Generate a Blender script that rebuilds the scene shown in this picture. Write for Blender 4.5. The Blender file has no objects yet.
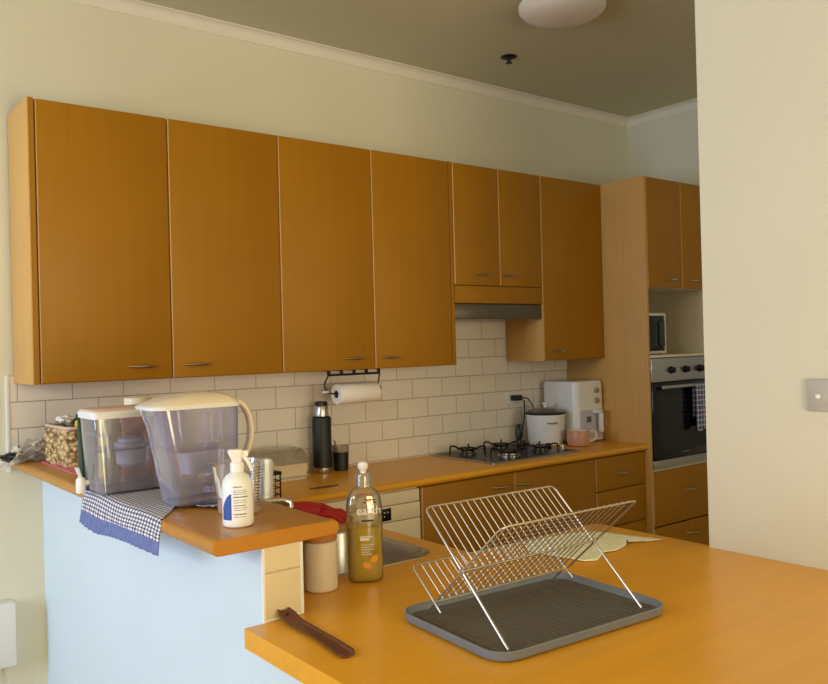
import bpy, bmesh, math, random
from mathutils import Vector, Matrix, noise
random.seed(7)
S = bpy.context.scene
C = S.collection
PI = math.pi

# ------------------------------------------------------------------ materials
MATS = {}
def srgb(c):
    return tuple(((v/255)/12.92 if v/255 <= .04045 else ((v/255+.055)/1.055)**2.4) for v in c)
def newmat(name):
    m = bpy.data.materials.new(name); m.use_nodes = True
    nt = m.node_tree; b = nt.nodes['Principled BSDF']
    return m, nt, b
def nd(nt, typ, **kw):
    n = nt.nodes.new(typ)
    for k, v in kw.items():
        if k in n.inputs: n.inputs[k].default_value = v
        else: setattr(n, k, v)
    return n
def plain(name, col, rough=.5, metal=0., spec=.5, var=.04, scale=12., bump=0., coat=0., sub=0.):
    m, nt, b = newmat(name)
    c = srgb(col)
    tc = nd(nt, 'ShaderNodeTexCoord'); n = nd(nt, 'ShaderNodeTexNoise'); n.inputs['Scale'].default_value = scale
    n.inputs['Detail'].default_value = 4
    nt.links.new(tc.outputs['Object'], n.inputs['Vector'])
    r = nd(nt, 'ShaderNodeValToRGB'); r.color_ramp.elements[0].position = .3; r.color_ramp.elements[1].position = .7
    r.color_ramp.elements[0].color = (*[v*(1-var) for v in c], 1); r.color_ramp.elements[1].color = (*[min(1, v*(1+var)) for v in c], 1)
    nt.links.new(n.outputs['Fac'], r.inputs['Fac']); nt.links.new(r.outputs['Color'], b.inputs['Base Color'])
    b.inputs['Roughness'].default_value = rough; b.inputs['Metallic'].default_value = metal
    b.inputs['Specular IOR Level'].default_value = spec; b.inputs['Coat Weight'].default_value = coat
    if sub: b.inputs['Subsurface Weight'].default_value = sub; b.inputs['Subsurface Radius'].default_value = (.01, .01, .01)
    if bump:
        bp = nd(nt, 'ShaderNodeBump'); bp.inputs['Strength'].default_value = bump; bp.inputs['Distance'].default_value = .002
        nt.links.new(n.outputs['Fac'], bp.inputs['Height']); nt.links.new(bp.outputs['Normal'], b.inputs['Normal'])
    MATS[name] = m; return m
def wood(name, col, rough=.4, axis='z', var=.10, coat=0., patch=.06, spec=.5, streak=(60, 60, 1.6)):
    m, nt, b = newmat(name); c = srgb(col)
    tc = nd(nt, 'ShaderNodeTexCoord'); mp = nd(nt, 'ShaderNodeMapping')
    sc = {'z': streak, 'x': (streak[2], streak[0], streak[1]), 'y': (streak[0], streak[2], streak[1])}[axis]
    mp.inputs['Scale'].default_value = sc
    nt.links.new(tc.outputs['Object'], mp.inputs['Vector'])
    n = nd(nt, 'ShaderNodeTexNoise'); n.inputs['Scale'].default_value = 1; n.inputs['Detail'].default_value = 5
    nt.links.new(mp.outputs['Vector'], n.inputs['Vector'])
    r = nd(nt, 'ShaderNodeValToRGB'); r.color_ramp.elements[0].position = .3; r.color_ramp.elements[1].position = .7
    r.color_ramp.elements[0].color = (*[v*(1-var) for v in c], 1); r.color_ramp.elements[1].color = (*[min(1, v*(1+var*.7)) for v in c], 1)
    nt.links.new(n.outputs['Fac'], r.inputs['Fac'])
    n2 = nd(nt, 'ShaderNodeTexNoise'); n2.inputs['Scale'].default_value = 3.0; n2.inputs['Detail'].default_value = 3
    nt.links.new(tc.outputs['Object'], n2.inputs['Vector'])
    mx = nd(nt, 'ShaderNodeMix', data_type='RGBA', blend_type='MULTIPLY'); mx.inputs[0].default_value = 1
    r2 = nd(nt, 'ShaderNodeValToRGB'); r2.color_ramp.elements[0].color = (1-patch*2, 1-patch*2, 1-patch*2, 1); r2.color_ramp.elements[1].color = (1, 1, 1, 1)
    r2.color_ramp.elements[0].position = .35; r2.color_ramp.elements[1].position = .65
    nt.links.new(n2.outputs['Fac'], r2.inputs['Fac'])
    nt.links.new(r.outputs['Color'], mx.inputs[6]); nt.links.new(r2.outputs['Color'], mx.inputs[7])
    nt.links.new(mx.outputs[2], b.inputs['Base Color'])
    rr_ = nd(nt, 'ShaderNodeMapRange'); rr_.inputs['To Min'].default_value = rough-.04; rr_.inputs['To Max'].default_value = rough+.06
    nt.links.new(n2.outputs['Fac'], rr_.inputs['Value']); nt.links.new(rr_.outputs['Result'], b.inputs['Roughness'])
    b.inputs['Specular IOR Level'].default_value = spec
    b.inputs['Coat Weight'].default_value = coat
    MATS[name] = m; return m
def clear(name, tint=(255, 255, 255), rough=.06, gloss=.12, haze=0., hazecol=(230, 230, 235)):
    """thin clear plastic: tinted see-through mixed with a fresnel reflection and a little milky haze"""
    m = bpy.data.materials.new(name); m.use_nodes = True; nt = m.node_tree; nt.nodes.clear()
    out = nd(nt, 'ShaderNodeOutputMaterial'); tr = nd(nt, 'ShaderNodeBsdfTransparent'); tr.inputs['Color'].default_value = (*srgb(tint), 1)
    gl = nd(nt, 'ShaderNodeBsdfGlossy'); gl.inputs['Roughness'].default_value = rough; gl.inputs['Color'].default_value = (1, 1, 1, 1)
    fr = nd(nt, 'ShaderNodeFresnel'); fr.inputs['IOR'].default_value = 1.45
    ad = nd(nt, 'ShaderNodeMath', operation='ADD'); ad.inputs[1].default_value = gloss*.3; nt.links.new(fr.outputs[0], ad.inputs[0])
    mx = nd(nt, 'ShaderNodeMixShader'); nt.links.new(ad.outputs[0], mx.inputs[0]); nt.links.new(tr.outputs[0], mx.inputs[1]); nt.links.new(gl.outputs[0], mx.inputs[2])
    last = mx
    if haze:
        df = nd(nt, 'ShaderNodeBsdfDiffuse'); df.inputs['Color'].default_value = (*srgb(hazecol), 1)
        tl = nd(nt, 'ShaderNodeBsdfTranslucent'); tl.inputs['Color'].default_value = (*srgb(hazecol), 1)
        ms = nd(nt, 'ShaderNodeMixShader'); ms.inputs[0].default_value = .25; nt.links.new(df.outputs[0], ms.inputs[1]); nt.links.new(tl.outputs[0], ms.inputs[2])
        m2 = nd(nt, 'ShaderNodeMixShader'); m2.inputs[0].default_value = haze
        nt.links.new(mx.outputs[0], m2.inputs[1]); nt.links.new(ms.outputs[0], m2.inputs[2]); last = m2
    nt.links.new(last.outputs[0], out.inputs['Surface'])
    MATS[name] = m; return m

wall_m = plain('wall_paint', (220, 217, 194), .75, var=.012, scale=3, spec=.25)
hall_m = plain('hall_wall_paint', (208, 204, 184), .7, var=.012, scale=3, spec=.25)
half_m = plain('half_wall_paint', (212, 228, 234), .6, var=.012, scale=4, spec=.3)
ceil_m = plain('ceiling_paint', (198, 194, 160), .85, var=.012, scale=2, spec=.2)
corn_m = plain('cornice_paint', (228, 222, 204), .6, var=.01, spec=.3)
floor_m = wood('floor_boards', (140, 105, 70), .45, 'y')
cab_m = wood('honey_laminate', (166, 113, 8), .45, 'z', var=.045, patch=.03, spec=.3)
cabh_m = wood('honey_laminate_across', (166, 113, 8), .45, 'x', var=.045, patch=.03, spec=.3)
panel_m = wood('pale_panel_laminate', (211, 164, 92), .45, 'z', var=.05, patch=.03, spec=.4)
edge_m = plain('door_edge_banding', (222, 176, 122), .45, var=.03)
inner_m = plain('cabinet_lining', (226, 216, 190), .5, var=.01)
top_m = wood('worktop_laminate', (236, 168, 42), .30, 'x', var=.05, patch=.035, spec=.5, streak=(35, 35, 1.2))
cap_m = wood('bar_cap_laminate', (188, 126, 38), .28, 'y', var=.06, patch=.03, streak=(45, 45, 1.5))
steel_m = plain('brushed_steel', (190, 188, 184), .28, metal=1., var=.04, scale=40)
dsteel_m = plain('hood_steel', (120, 112, 98), .35, metal=1., var=.04, scale=40)
chrome_m = plain('chrome', (225, 225, 225), .12, metal=1., var=.01)
wire_m = plain('chromed_wire', (200, 190, 174), .38, metal=1., var=.02)
nickel_m = plain('satin_nickel', (200, 192, 178), .25, metal=1., var=.02)
black_m = plain('black_enamel', (12, 12, 13), .35, var=.05)
blackp_m = plain('black_plastic', (20, 20, 22), .45, var=.05)
blackmat_m = plain('thermos_black', (22, 24, 28), .5, var=.05)
blackglass_m = plain('oven_black_glass', (12, 13, 15), .08, var=.02)
white_m = plain('white_plastic', (232, 232, 230), .35, var=.01)
whiteg_m = plain('appliance_white', (226, 224, 218), .3, var=.01)
cream_m = plain('cream_plastic', (226, 214, 186), .4, var=.01)
dish_m = plain('dishwasher_enamel', (240, 224, 192), .4, var=.01)
greytray_m = plain('grey_tray_plastic', (112, 118, 126), .42, var=.03)
traymat_m = plain('tray_floor_plastic', (98, 92, 82), .4, var=.25, scale=220, bump=.6)
paper_m = plain('paper_towel', (244, 238, 228), .9, var=.02, scale=150, bump=.5)
ceramic_m = plain('canister_ceramic', (214, 200, 176), .45, var=.02)
lidwood_m = wood('canister_lid_wood', (176, 112, 52), .5, 'x')
dwood_m = wood('dark_carved_wood', (104, 56, 34), .45, 'y', var=.25)
pink_m = plain('pink_ceramic', (204, 150, 124), .35, var=.02)
mugin_m = plain('mug_white_lining', (236, 228, 216), .3, var=.01)
red_m = plain('red_rubber', (178, 30, 34), .5, var=.08)
redp_m = plain('red_carton', (170, 38, 50), .5, var=.03)
yellow_m = plain('yellow_pouch', (226, 186, 30), .5, var=.06)
paley_m = plain('pale_yellow_tin', (232, 222, 140), .5, var=.03)
green_m = plain('dark_green_board', (26, 66, 50), .4, var=.04)
pinkmat_m = plain('pink_mat_plastic', (222, 120, 140), .5, var=.04)
cork_m = plain('lid_pinkish_plastic', (216, 188, 170), .35, var=.02)
beige_m = plain('pitcher_lid_plastic', (228, 212, 186), .32, var=.02)
blue_m = plain('label_blue', (28, 70, 150), .45, var=.02)
ink_m = plain('label_ink', (90, 100, 110), .6, var=.02)
inkw_m = plain('label_white_ink', (240, 238, 228), .5, var=.01)
orange_m = plain('citrus_print', (238, 158, 30), .5, var=.05)
plate_m = plain('grey_switch_plate', (176, 172, 158), .4, var=.02)
glow_m = plain('opal_glass', (226, 220, 205), .3, var=.01)
screen_m = plain('dark_display', (14, 16, 20), .15, var=.02)
tank_m = clear('smoky_tank_plastic', (236, 234, 240), .05, .2, .17, (228, 226, 236))
tankd_m = clear('smoky_dark_plastic', (222, 220, 232), .08, .2, .20, (212, 210, 228))
pitch_m = clear('smoky_pitcher_plastic', (234, 232, 244), .05, .25, .19, (226, 226, 242))
water_m = clear('pitcher_water', (226, 230, 240), .02, .3, .03)
jug_m = clear('clear_jug_plastic', (240, 240, 240), .08, .25, .16, (232, 232, 232))
jugrib_m = clear('frosted_jug_plastic', (235, 235, 235), .2, .3, .38, (236, 236, 236))
filt_m = clear('frosted_filter_plastic', (232, 233, 240), .2, .2, .75, (226, 226, 236))
bott_m = clear('clear_bottle_plastic', (236, 230, 215), .05, .35, .05)
soap_m = clear('yellow_dish_liquid', (250, 236, 70), .05, .1, .8, (246, 226, 16))
bag_m = clear('clear_bag_film', (246, 243, 240), .25, .1, .22, (240, 238, 238))
boxlid_m = clear('bread_box_lid', (236, 232, 222), .12, .3, .22, (225, 218, 205))
fryglass_m = clear('fryer_window', (170, 165, 160), .06, .4, .25, (190, 190, 190))

# tiles
def tilemat(name, plane, w, h, off, base=(220, 212, 194), grout=(172, 164, 150)):
    m, nt, b = newmat(name)
    tc = nd(nt, 'ShaderNodeTexCoord'); sp = nd(nt, 'ShaderNodeSeparateXYZ'); cb = nd(nt, 'ShaderNodeCombineXYZ')
    nt.links.new(tc.outputs['Object'], sp.inputs[0])
    nt.links.new(sp.outputs['X' if plane == 'xz' else 'Y'], cb.inputs['X']); nt.links.new(sp.outputs['Z'], cb.inputs['Y'])
    mp = nd(nt, 'ShaderNodeMapping'); mp.inputs['Location'].default_value = (off[0], off[1], 0)
    nt.links.new(cb.outputs[0], mp.inputs['Vector'])
    br = nd(nt, 'ShaderNodeTexBrick'); br.offset = .5; br.squash = 1
    br.inputs['Scale'].default_value = 1; br.inputs['Brick Width'].default_value = w; br.inputs['Row Height'].default_value = h
    br.inputs['Mortar Size'].default_value = .0022; br.inputs['Mortar Smooth'].default_value = .3
    c = srgb(base); br.inputs['Color1'].default_value = (*c, 1); br.inputs['Color2'].default_value = (*[v*.96 for v in c], 1)
    br.inputs['Mortar'].default_value = (*srgb(grout), 1)
    nt.links.new(mp.outputs[0], br.inputs['Vector']); nt.links.new(br.outputs['Color'], b.inputs['Base Color'])
    bp = nd(nt, 'ShaderNodeBump', invert=True); bp.inputs['Strength'].default_value = .6; bp.inputs['Distance'].default_value = .002
    nt.links.new(br.outputs['Fac'], bp.inputs['Height']); nt.links.new(bp.outputs['Normal'], b.inputs['Normal'])
    b.inputs['Roughness'].default_value = .3
    MATS[name] = m; return m
tile_m = tilemat('splashback_tiles', 'xz', .206, .1035, (-.115, -.0785), (236, 228, 214))
tileend_m = tilemat('bar_end_tiles', 'xz', .4, .107, (.15, -.9), (222, 206, 170), (190, 176, 150))

# gingham towel
def gingham():
    m, nt, b = newmat('gingham_cotton')
    uv = nd(nt, 'ShaderNodeUVMap'); uv.uv_map = 'UVMap'; sp = nd(nt, 'ShaderNodeSeparateXYZ'); nt.links.new(uv.outputs[0], sp.inputs[0])
    def stripe(sock, freq):
        mu = nd(nt, 'ShaderNodeMath', operation='MULTIPLY'); mu.inputs[1].default_value = freq; nt.links.new(sock, mu.inputs[0])
        fr = nd(nt, 'ShaderNodeMath', operation='FRACT'); nt.links.new(mu.outputs[0], fr.inputs[0])
        g = nd(nt, 'ShaderNodeMath', operation='GREATER_THAN'); g.inputs[1].default_value = .56; nt.links.new(fr.outputs[0], g.inputs[0])
        return g.outputs[0]
    a = stripe(sp.outputs['X'], 1/.0105); c = stripe(sp.outputs['Y'], 1/.019)
    ad = nd(nt, 'ShaderNodeMath', operation='ADD'); nt.links.new(a, ad.inputs[0]); nt.links.new(c, ad.inputs[1])
    hf = nd(nt, 'ShaderNodeMath', operation='MULTIPLY'); hf.inputs[1].default_value = .5; nt.links.new(ad.outputs[0], hf.inputs[0])
    r = nd(nt, 'ShaderNodeValToRGB'); r.color_ramp.interpolation = 'CONSTANT'
    e = r.color_ramp.elements; e[0].color = (*srgb((238, 232, 228)), 1); e[1].position = .4; e[1].color = (*srgb((140, 136, 156)), 1)
    x = e.new(.9); x.color = (*srgb((40, 42, 72)), 1)
    nt.links.new(hf.outputs[0], r.inputs['Fac']); nt.links.new(r.outputs['Color'], b.inputs['Base Color']); b.inputs['Roughness'].default_value = .9
    return m
ging_m = gingham()
hem_m = plain('blue_hem_cotton', (104, 116, 164), .9, var=.15, scale=60)
cloth_m = plain('pale_yellow_cloth', (246, 245, 212), .9, var=.03, scale=90, bump=.5)
towel2_m = None
def striped():
    m, nt, b = newmat('blue_check_cotton')
    tc = nd(nt, 'ShaderNodeTexCoord'); ck = nd(nt, 'ShaderNodeTexBrick'); ck.inputs['Scale'].default_value = 1
    mp = nd(nt, 'ShaderNodeMapping'); mp.inputs['Rotation'].default_value = (PI/2, 0, 0); nt.links.new(tc.outputs['Object'], mp.inputs[0])
    ck.offset = 0; ck.inputs['Brick Width'].default_value = .03; ck.inputs['Row Height'].default_value = .03; ck.inputs['Mortar Size'].default_value = .004
    ck.inputs['Color1'].default_value = (*srgb((70, 78, 120)), 1); ck.inputs['Color2'].default_value = (*srgb((84, 90, 130)), 1); ck.inputs['Mortar'].default_value = (*srgb((190, 190, 205)), 1)
    nt.links.new(mp.outputs[0], ck.inputs['Vector']); nt.links.new(ck.outputs['Color'], b.inputs['Base Color']); b.inputs['Roughness'].default_value = .9
    return m
towel2_m = striped()

# basket weave
def weave():
    m, nt, b = newmat('seagrass_weave')
    tc = nd(nt, 'ShaderNodeTexCoord'); v = nd(nt, 'ShaderNodeTexVoronoi'); v.inputs['Scale'].default_value = 55
    nt.links.new(tc.outputs['Object'], v.inputs['Vector'])
    r = nd(nt, 'ShaderNodeValToRGB'); e = r.color_ramp.elements; e[0].color = (*srgb((222, 196, 140)), 1); e[0].position = .3; e[1].color = (*srgb((120, 84, 44)), 1); e[1].position = .75
    nt.links.new(v.outputs['Distance'], r.inputs['Fac']); nt.links.new(r.outputs['Color'], b.inputs['Base Color']); b.inputs['Roughness'].default_value = .8
    return m
weave_m = weave()

# ------------------------------------------------------------------ mesh helpers
def BM(): return bmesh.new()
def box(bm, x0, x1, y0, y1, z0, z1, bev=0., seg=2):
    vs = [bm.verts.new(p) for p in ((x0,y0,z0),(x1,y0,z0),(x1,y1,z0),(x0,y1,z0),(x0,y0,z1),(x1,y0,z1),(x1,y1,z1),(x0,y1,z1))]
    fs = [bm.faces.new([vs[i] for i in q]) for q in ((0,3,2,1),(4,5,6,7),(0,1,5,4),(1,2,6,5),(2,3,7,6),(3,0,4,7))]
    if bev:
        es = list({e for f in fs for e in f.edges})
        bmesh.ops.bevel(bm, geom=es, offset=bev, segments=seg, profile=.5, affect='EDGES')
    return fs
def tube(bm, pts, r, n=8, closed=False, caps=True):
    pts = [Vector(p) for p in pts]; N = len(pts); rings = []
    up = None
    for i, p in enumerate(pts):
        a = pts[(i-1) % N] if (i > 0 or closed) else p; c = pts[(i+1) % N] if (i < N-1 or closed) else p
        t = (c-a).normalized()
        if up is None:
            up = Vector((0, 0, 1)) if abs(t.z) < .9 else Vector((1, 0, 0))
        s = t.cross(up).normalized(); up = s.cross(t).normalized()
        rr_ = r[i] if isinstance(r, (list, tuple)) else r
        rings.append([bm.verts.new(p+(s*math.cos(2*PI*k/n)+up*math.sin(2*PI*k/n))*rr_) for k in range(n)])
    for i in range(N if closed else N-1):
        A, B = rings[i], rings[(i+1) % N]
        for k in range(n): bm.faces.new((A[k], A[(k+1) % n], B[(k+1) % n], B[k]))
    if caps and not closed:
        bm.faces.new(rings[0][::-1]); bm.faces.new(rings[-1])
def lathe(bm, cx, cy, prof, n=32, caps=True):
    """prof: list of (r, z)"""
    rings = [[bm.verts.new((cx+r*math.cos(2*PI*k/n), cy+r*math.sin(2*PI*k/n), z)) for k in range(n)] if r > 1e-6 else [bm.verts.new((cx, cy, z))] for r, z in prof]
    for A, B in zip(rings, rings[1:]):
        for k in range(n):
            q = [A[k % len(A)], A[(k+1) % len(A)], B[(k+1) % len(B)], B[k % len(B)]]
            q2 = []
            for v in q:
                if v not in q2: q2.append(v)
            if len(q2) > 2: bm.faces.new(q2)
    if caps:
        if len(rings[0]) > 2: bm.faces.new(rings[0][::-1])
        if len(rings[-1]) > 2: bm.faces.new(rings[-1])
def rrect(x0, x1, y0, y1, r, seg=5):
    r = min(r, (x1-x0)/2-1e-5, (y1-y0)/2-1e-5); out = []
    for cx, cy, a0 in ((x1-r, y1-r, 0), (x0+r, y1-r, PI/2), (x0+r, y0+r, PI), (x1-r, y0+r, 1.5*PI)):
        for k in range(seg+1):
            a = a0+k*PI/2/seg; out.append((cx+r*math.cos(a), cy+r*math.sin(a)))
    return out
def loft(bm, rings, cap0=True, cap1=True):
    """rings: list of lists of 3D points, same count"""
    R = [[bm.verts.new(p) for p in ring] for ring in rings]; n = len(R[0])
    for A, B in zip(R, R[1:]):
        for k in range(n): bm.faces.new((A[k], A[(k+1) % n], B[(k+1) % n], B[k]))
    if cap0: bm.faces.new(R[0][::-1])
    if cap1: bm.faces.new(R[-1])
    return R
def rloft(bm, secs, cap0=True, cap1=True, seg=5):
    """secs: (z, x0,x1,y0,y1,r)"""
    return loft(bm, [[(x, y, s[0]) for x, y in rrect(*s[1:6], seg)] for s in secs], cap0, cap1)
def sheet_grid(bm, pts, uv=None):
    """pts[i][j] grid; one-sided sheet"""
    V = [[bm.verts.new(p) for p in row] for row in pts]
    F = []
    lay = bm.loops.layers.uv.new('UVMap') if uv else None
    for i in range(len(V)-1):
        for j in range(len(V[0])-1):
            f = bm.faces.new((V[i][j], V[i][j+1], V[i+1][j+1], V[i+1][j])); F.append((f, i, j))
            if uv:
                for l, (a, b) in zip(f.loops, ((i, j), (i, j+1), (i+1, j+1), (i+1, j))): l[lay].uv = uv[a][b]
    return F
def arc(p, q, bulge, n=10):
    p, q = Vector(p), Vector(q); b = Vector(bulge)
    return [p.lerp(q, i/n)+b*math.sin(PI*i/n) for i in range(n+1)]

def root_of(o):
    while o.parent: o = o.parent
    return o
def local(bm, o):
    r = root_of(o)
    M = Matrix.LocRotScale(r.location, r.rotation_euler, None).inverted()
    return M
def fin(bm, name, mats, smooth=True, ang=35):
    bmesh.ops.recalc_face_normals(bm, faces=bm.faces)
    me = bpy.data.meshes.new(name); bm.to_mesh(me); bm.free()
    if not isinstance(mats, (list, tuple)): mats = [mats]
    for m in mats: me.materials.append(m)
    if smooth:
        for p in me.polygons: p.use_smooth = True
        try: me.set_sharp_from_angle(angle=math.radians(ang))
        except Exception: pass
    return me
def part(name, bm, mat, parent, label=None, world=True, solid=0., smooth=True, kind=None):
    if world: bmesh.ops.transform(bm, matrix=local(bm, parent), verts=bm.verts)
    me = fin(bm, name, mat, smooth); o = bpy.data.objects.new(name, me); C.objects.link(o); o.parent = parent
    if label: o['label'] = label
    if kind: o['kind'] = kind
    if solid:
        md = o.modifiers.new('thickness', 'SOLIDIFY'); md.thickness = solid; md.offset = -1
    return o
def thing(name, label, cat, loc=(0, 0, 0), rz=0, group=None):
    o = bpy.data.objects.new(name, None); C.objects.link(o); o.location = loc; o.rotation_euler = (0, 0, rz)
    o.empty_display_size = .05; o['label'] = label; o['category'] = cat
    if group: o['group'] = group
    return o
def single(name, label, cat, bm, mat, loc=(0, 0, 0), group=None, solid=0., kind=None, smooth=True):
    bmesh.ops.translate(bm, vec=-Vector(loc), verts=bm.verts)
    o = bpy.data.objects.new(name, fin(bm, name, mat, smooth)); C.objects.link(o); o.location = loc
    o['label'] = label; o['category'] = cat
    if group: o['group'] = group
    if kind: o['kind'] = kind
    if solid:
        md = o.modifiers.new('thickness', 'SOLIDIFY'); md.thickness = solid; md.offset = -1
    return o
def struct(name, bm, mat, label=None, cat='structure', smooth=False):
    o = bpy.data.objects.new(name, fin(bm, name, mat, smooth)); C.objects.link(o)
    o['kind'] = 'structure'; o['label'] = label or name.replace('_', ' '); o['category'] = cat
    return o
def text(name, s, size, mat, parent, mtx, ext=.0003, align='LEFT', label=None, bend=None):
    cu = bpy.data.curves.new(name, 'FONT'); cu.body = s; cu.size = size; cu.extrude = ext; cu.align_x = align
    t = bpy.data.objects.new(name, cu); C.objects.link(t)
    dg = bpy.context.evaluated_depsgraph_get(); me = bpy.data.meshes.new_from_object(t.evaluated_get(dg))
    bpy.data.objects.remove(t); me.materials.clear(); me.materials.append(mat); me.transform(mtx)
    if bend:
        for v in me.vertices: v.co = bend(v.co)
    o = bpy.data.objects.new(name, me); C.objects.link(o); o.parent = parent
    if label: o['label'] = label
    return o

# ------------------------------------------------------------------ key dimensions
CZ = 3.002      # ceiling
XR = 3.89       # right wall
XL = -3.6; YF = -5.6
XW = 1.373; YW = -2.149          # near hallway wall
X = [0, .5228, 1.0218, 1.5179, 2.0163, 2.6798, 3.208]
UD = .309; ZT = 2.44; ZB = 1.395; ZS = 1.807; ZH = 1.7146
H = .9; CAP = 1.10
HW0, HW1, HWY = .098, .196, -1.86

# ------------------------------------------------------------------ room shell
b = BM(); box(b, XL-.15, XR+.15, YF-.15, .15, -.1, 0); struct('floor', b, floor_m, 'timber floor of the kitchen and dining room', 'floor')
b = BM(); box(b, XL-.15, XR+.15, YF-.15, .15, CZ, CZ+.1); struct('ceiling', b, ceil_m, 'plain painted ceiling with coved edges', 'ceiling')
b = BM(); box(b, XL-.15, XR+.15, 0, .15, 0, CZ); struct('wall_back', b, wall_m, 'cream painted back wall above and beside the cupboards', 'wall')
b = BM(); box(b, XR, XR+.15, YF-.15, 0, 0, CZ); struct('wall_right', b, wall_m, 'cream side wall behind the oven tower', 'wall')
b = BM(); box(b, XW, XW+.12, YF, YW, 0, CZ); struct('wall_near', b, hall_m, 'large plain cream wall at the right where the worktop ends', 'wall')
# outer walls with window openings: the daylight comes through these, the high one is added
def frame_bars(bm, axis, p0, p1, a0, a1, z0, z1, w=.05, mid=True):
    cols = [a0, a1-w]+([(a0+a1-w)/2] if mid else [])
    for a in cols:
        if axis == 'y': box(bm, p0, p1, a, a+w, z0, z1)
        else: box(bm, a, a+w, p0, p1, z0, z1)
    for z in (z0, z1-w):
        if axis == 'y': box(bm, p0, p1, a0, a1, z, z+w)
        else: box(bm, a0, a1, p0, p1, z, z+w)
A_ = (-1.75, -.45, .62, 2.60); B_ = (-3.55, -1.95, 2.05, 2.85)
b = BM()
box(b, XL-.15, XL, YF-.15, B_[0], 0, CZ); box(b, XL-.15, XL, A_[1], 0, 0, CZ)
box(b, XL-.15, XL, B_[0], B_[1], 0, B_[2]); box(b, XL-.15, XL, B_[0], B_[1], B_[3], CZ); box(b, XL-.15, XL, B_[1], A_[0], 0, CZ)
box(b, XL-.15, XL, A_[0], A_[1], 0, A_[2]); box(b, XL-.15, XL, A_[0], A_[1], A_[3], CZ)
struct('wall_left', b, wall_m, 'cream wall with the dining room window and an added high one', 'wall')
b = BM(); frame_bars(b, 'y', XL-.13, XL-.08, *A_); struct('window_1', b, white_m, 'tall white framed dining room window', 'window')
b = BM(); frame_bars(b, 'y', XL-.13, XL-.08, *B_); struct('added_window', b, white_m, 'high white framed window added for a fill light', 'window')  # unseen opening, added to house the high fill light
D_ = (-1.05, .65, 0, 2.3); H_ = (1.95, 3.25, .8, 2.2)
b = BM()
box(b, XL, D_[0], YF-.15, YF, 0, CZ); box(b, D_[0], D_[1], YF-.15, YF, D_[3], CZ); box(b, D_[1], H_[0], YF-.15, YF, 0, CZ); box(b, H_[1], XR, YF-.15, YF, 0, CZ)
box(b, H_[0], H_[1], YF-.15, YF, 0, H_[2]); box(b, H_[0], H_[1], YF-.15, YF, H_[3], CZ)
struct('wall_front', b, wall_m, 'cream wall with the glazed doors behind the photographer', 'wall')
b = BM(); frame_bars(b, 'x', YF-.13, YF-.08, *D_); struct('door_1', b, white_m, 'white framed glazed doors', 'door')
b = BM(); frame_bars(b, 'x', YF-.13, YF-.08, *H_); struct('window_3', b, white_m, 'white framed hallway window', 'window')

# cornice: cove profile
def cornice(path_dir, name, label):
    b = BM(); prof = []
    prof.append((0, CZ)); prof.append((0, CZ-.054)); prof.append((.006, CZ-.054))
    for k in range(9):
        a = k*PI/2/8; prof.append((.006+.034*(1-math.cos(a)), CZ-.044+.038*math.sin(a)))
    prof.append((.046, CZ-.006)); prof.append((.046, CZ))
    if path_dir == 'back': ends = [[(XL, -u, z) for u, z in prof], [(XR-0, -u, z) for u, z in prof]]; ends[1] = [(XR-u, -u, z) for u, z in prof]
    else: ends = [[(XR-u, -u, z) for u, z in prof], [(XR-u, YF, z) for u, z in prof]]
    loft(b, ends); struct(name, b, corn_m, label, 'cornice', True)
cornice('back', 'trim_1', 'white coved cornice along the top of the back wall')
cornice('right', 'trim_2', 'short white coved cornice above the oven tower')

# tiled splashback on back wall, white edge bead at its left end
b = BM(); box(b, -.018, HW1, -.008, 0, CAP-.012, 1.424); box(b, HW1, X[6], -.008, 0, H-.05, 1.424); box(b, X[4]-.02, X[5]+.02, -.008, 0, 1.424, 1.665); struct('wall_back_tiles', b, tile_m, 'cream brick pattern splashback tiles under the wall cupboards', 'tiles')
b = BM(); box(b, -.03, -.018, -.011, 0, CAP-.05, 1.426, .002); struct('trim_3', b, white_m, 'thin white bead down the left edge of the splashback tiles', 'trim')

# half wall (bar wall) and wall under the peninsula
b = BM(); box(b, HW0, HW1-.008, HWY+.006, -.0, 0, CAP-.035)
struct('wall_half', b, half_m, 'pale painted half wall that carries the raised wooden bar top', 'wall')
b = BM(); box(b, HW0, HW0+.1, -3.04, HWY+.006, 0, .856); struct('wall_peninsula', b, half_m, 'pale painted wall under the long worktop', 'wall')
b = BM(); box(b, HW0+.004, HW1, HWY, HWY+.006, H+.001, CAP-.036); box(b, HW1-.008, HW1, HWY+.006, -.61, H+.001, CAP-.036)
o = struct('wall_half_tiles', b, tileend_m, 'cream tiles on the end of the half wall above the worktop', 'tiles')
b = BM()
box(b, HW0-.002, HW0+.005, HWY-.003, HWY+.006, .862, CAP-.036, .0015); box(b, HW1-.004, HW1+.003, HWY-.003, HWY+.005, H+.001, CAP-.036, .0015); box(b, HW0, HW1+.002, HWY-.004, HWY, H+.0005, H+.006, .0015)
struct('trim_4', b, white_m, 'white bead framing the tiled end of the half wall', 'trim')

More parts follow.
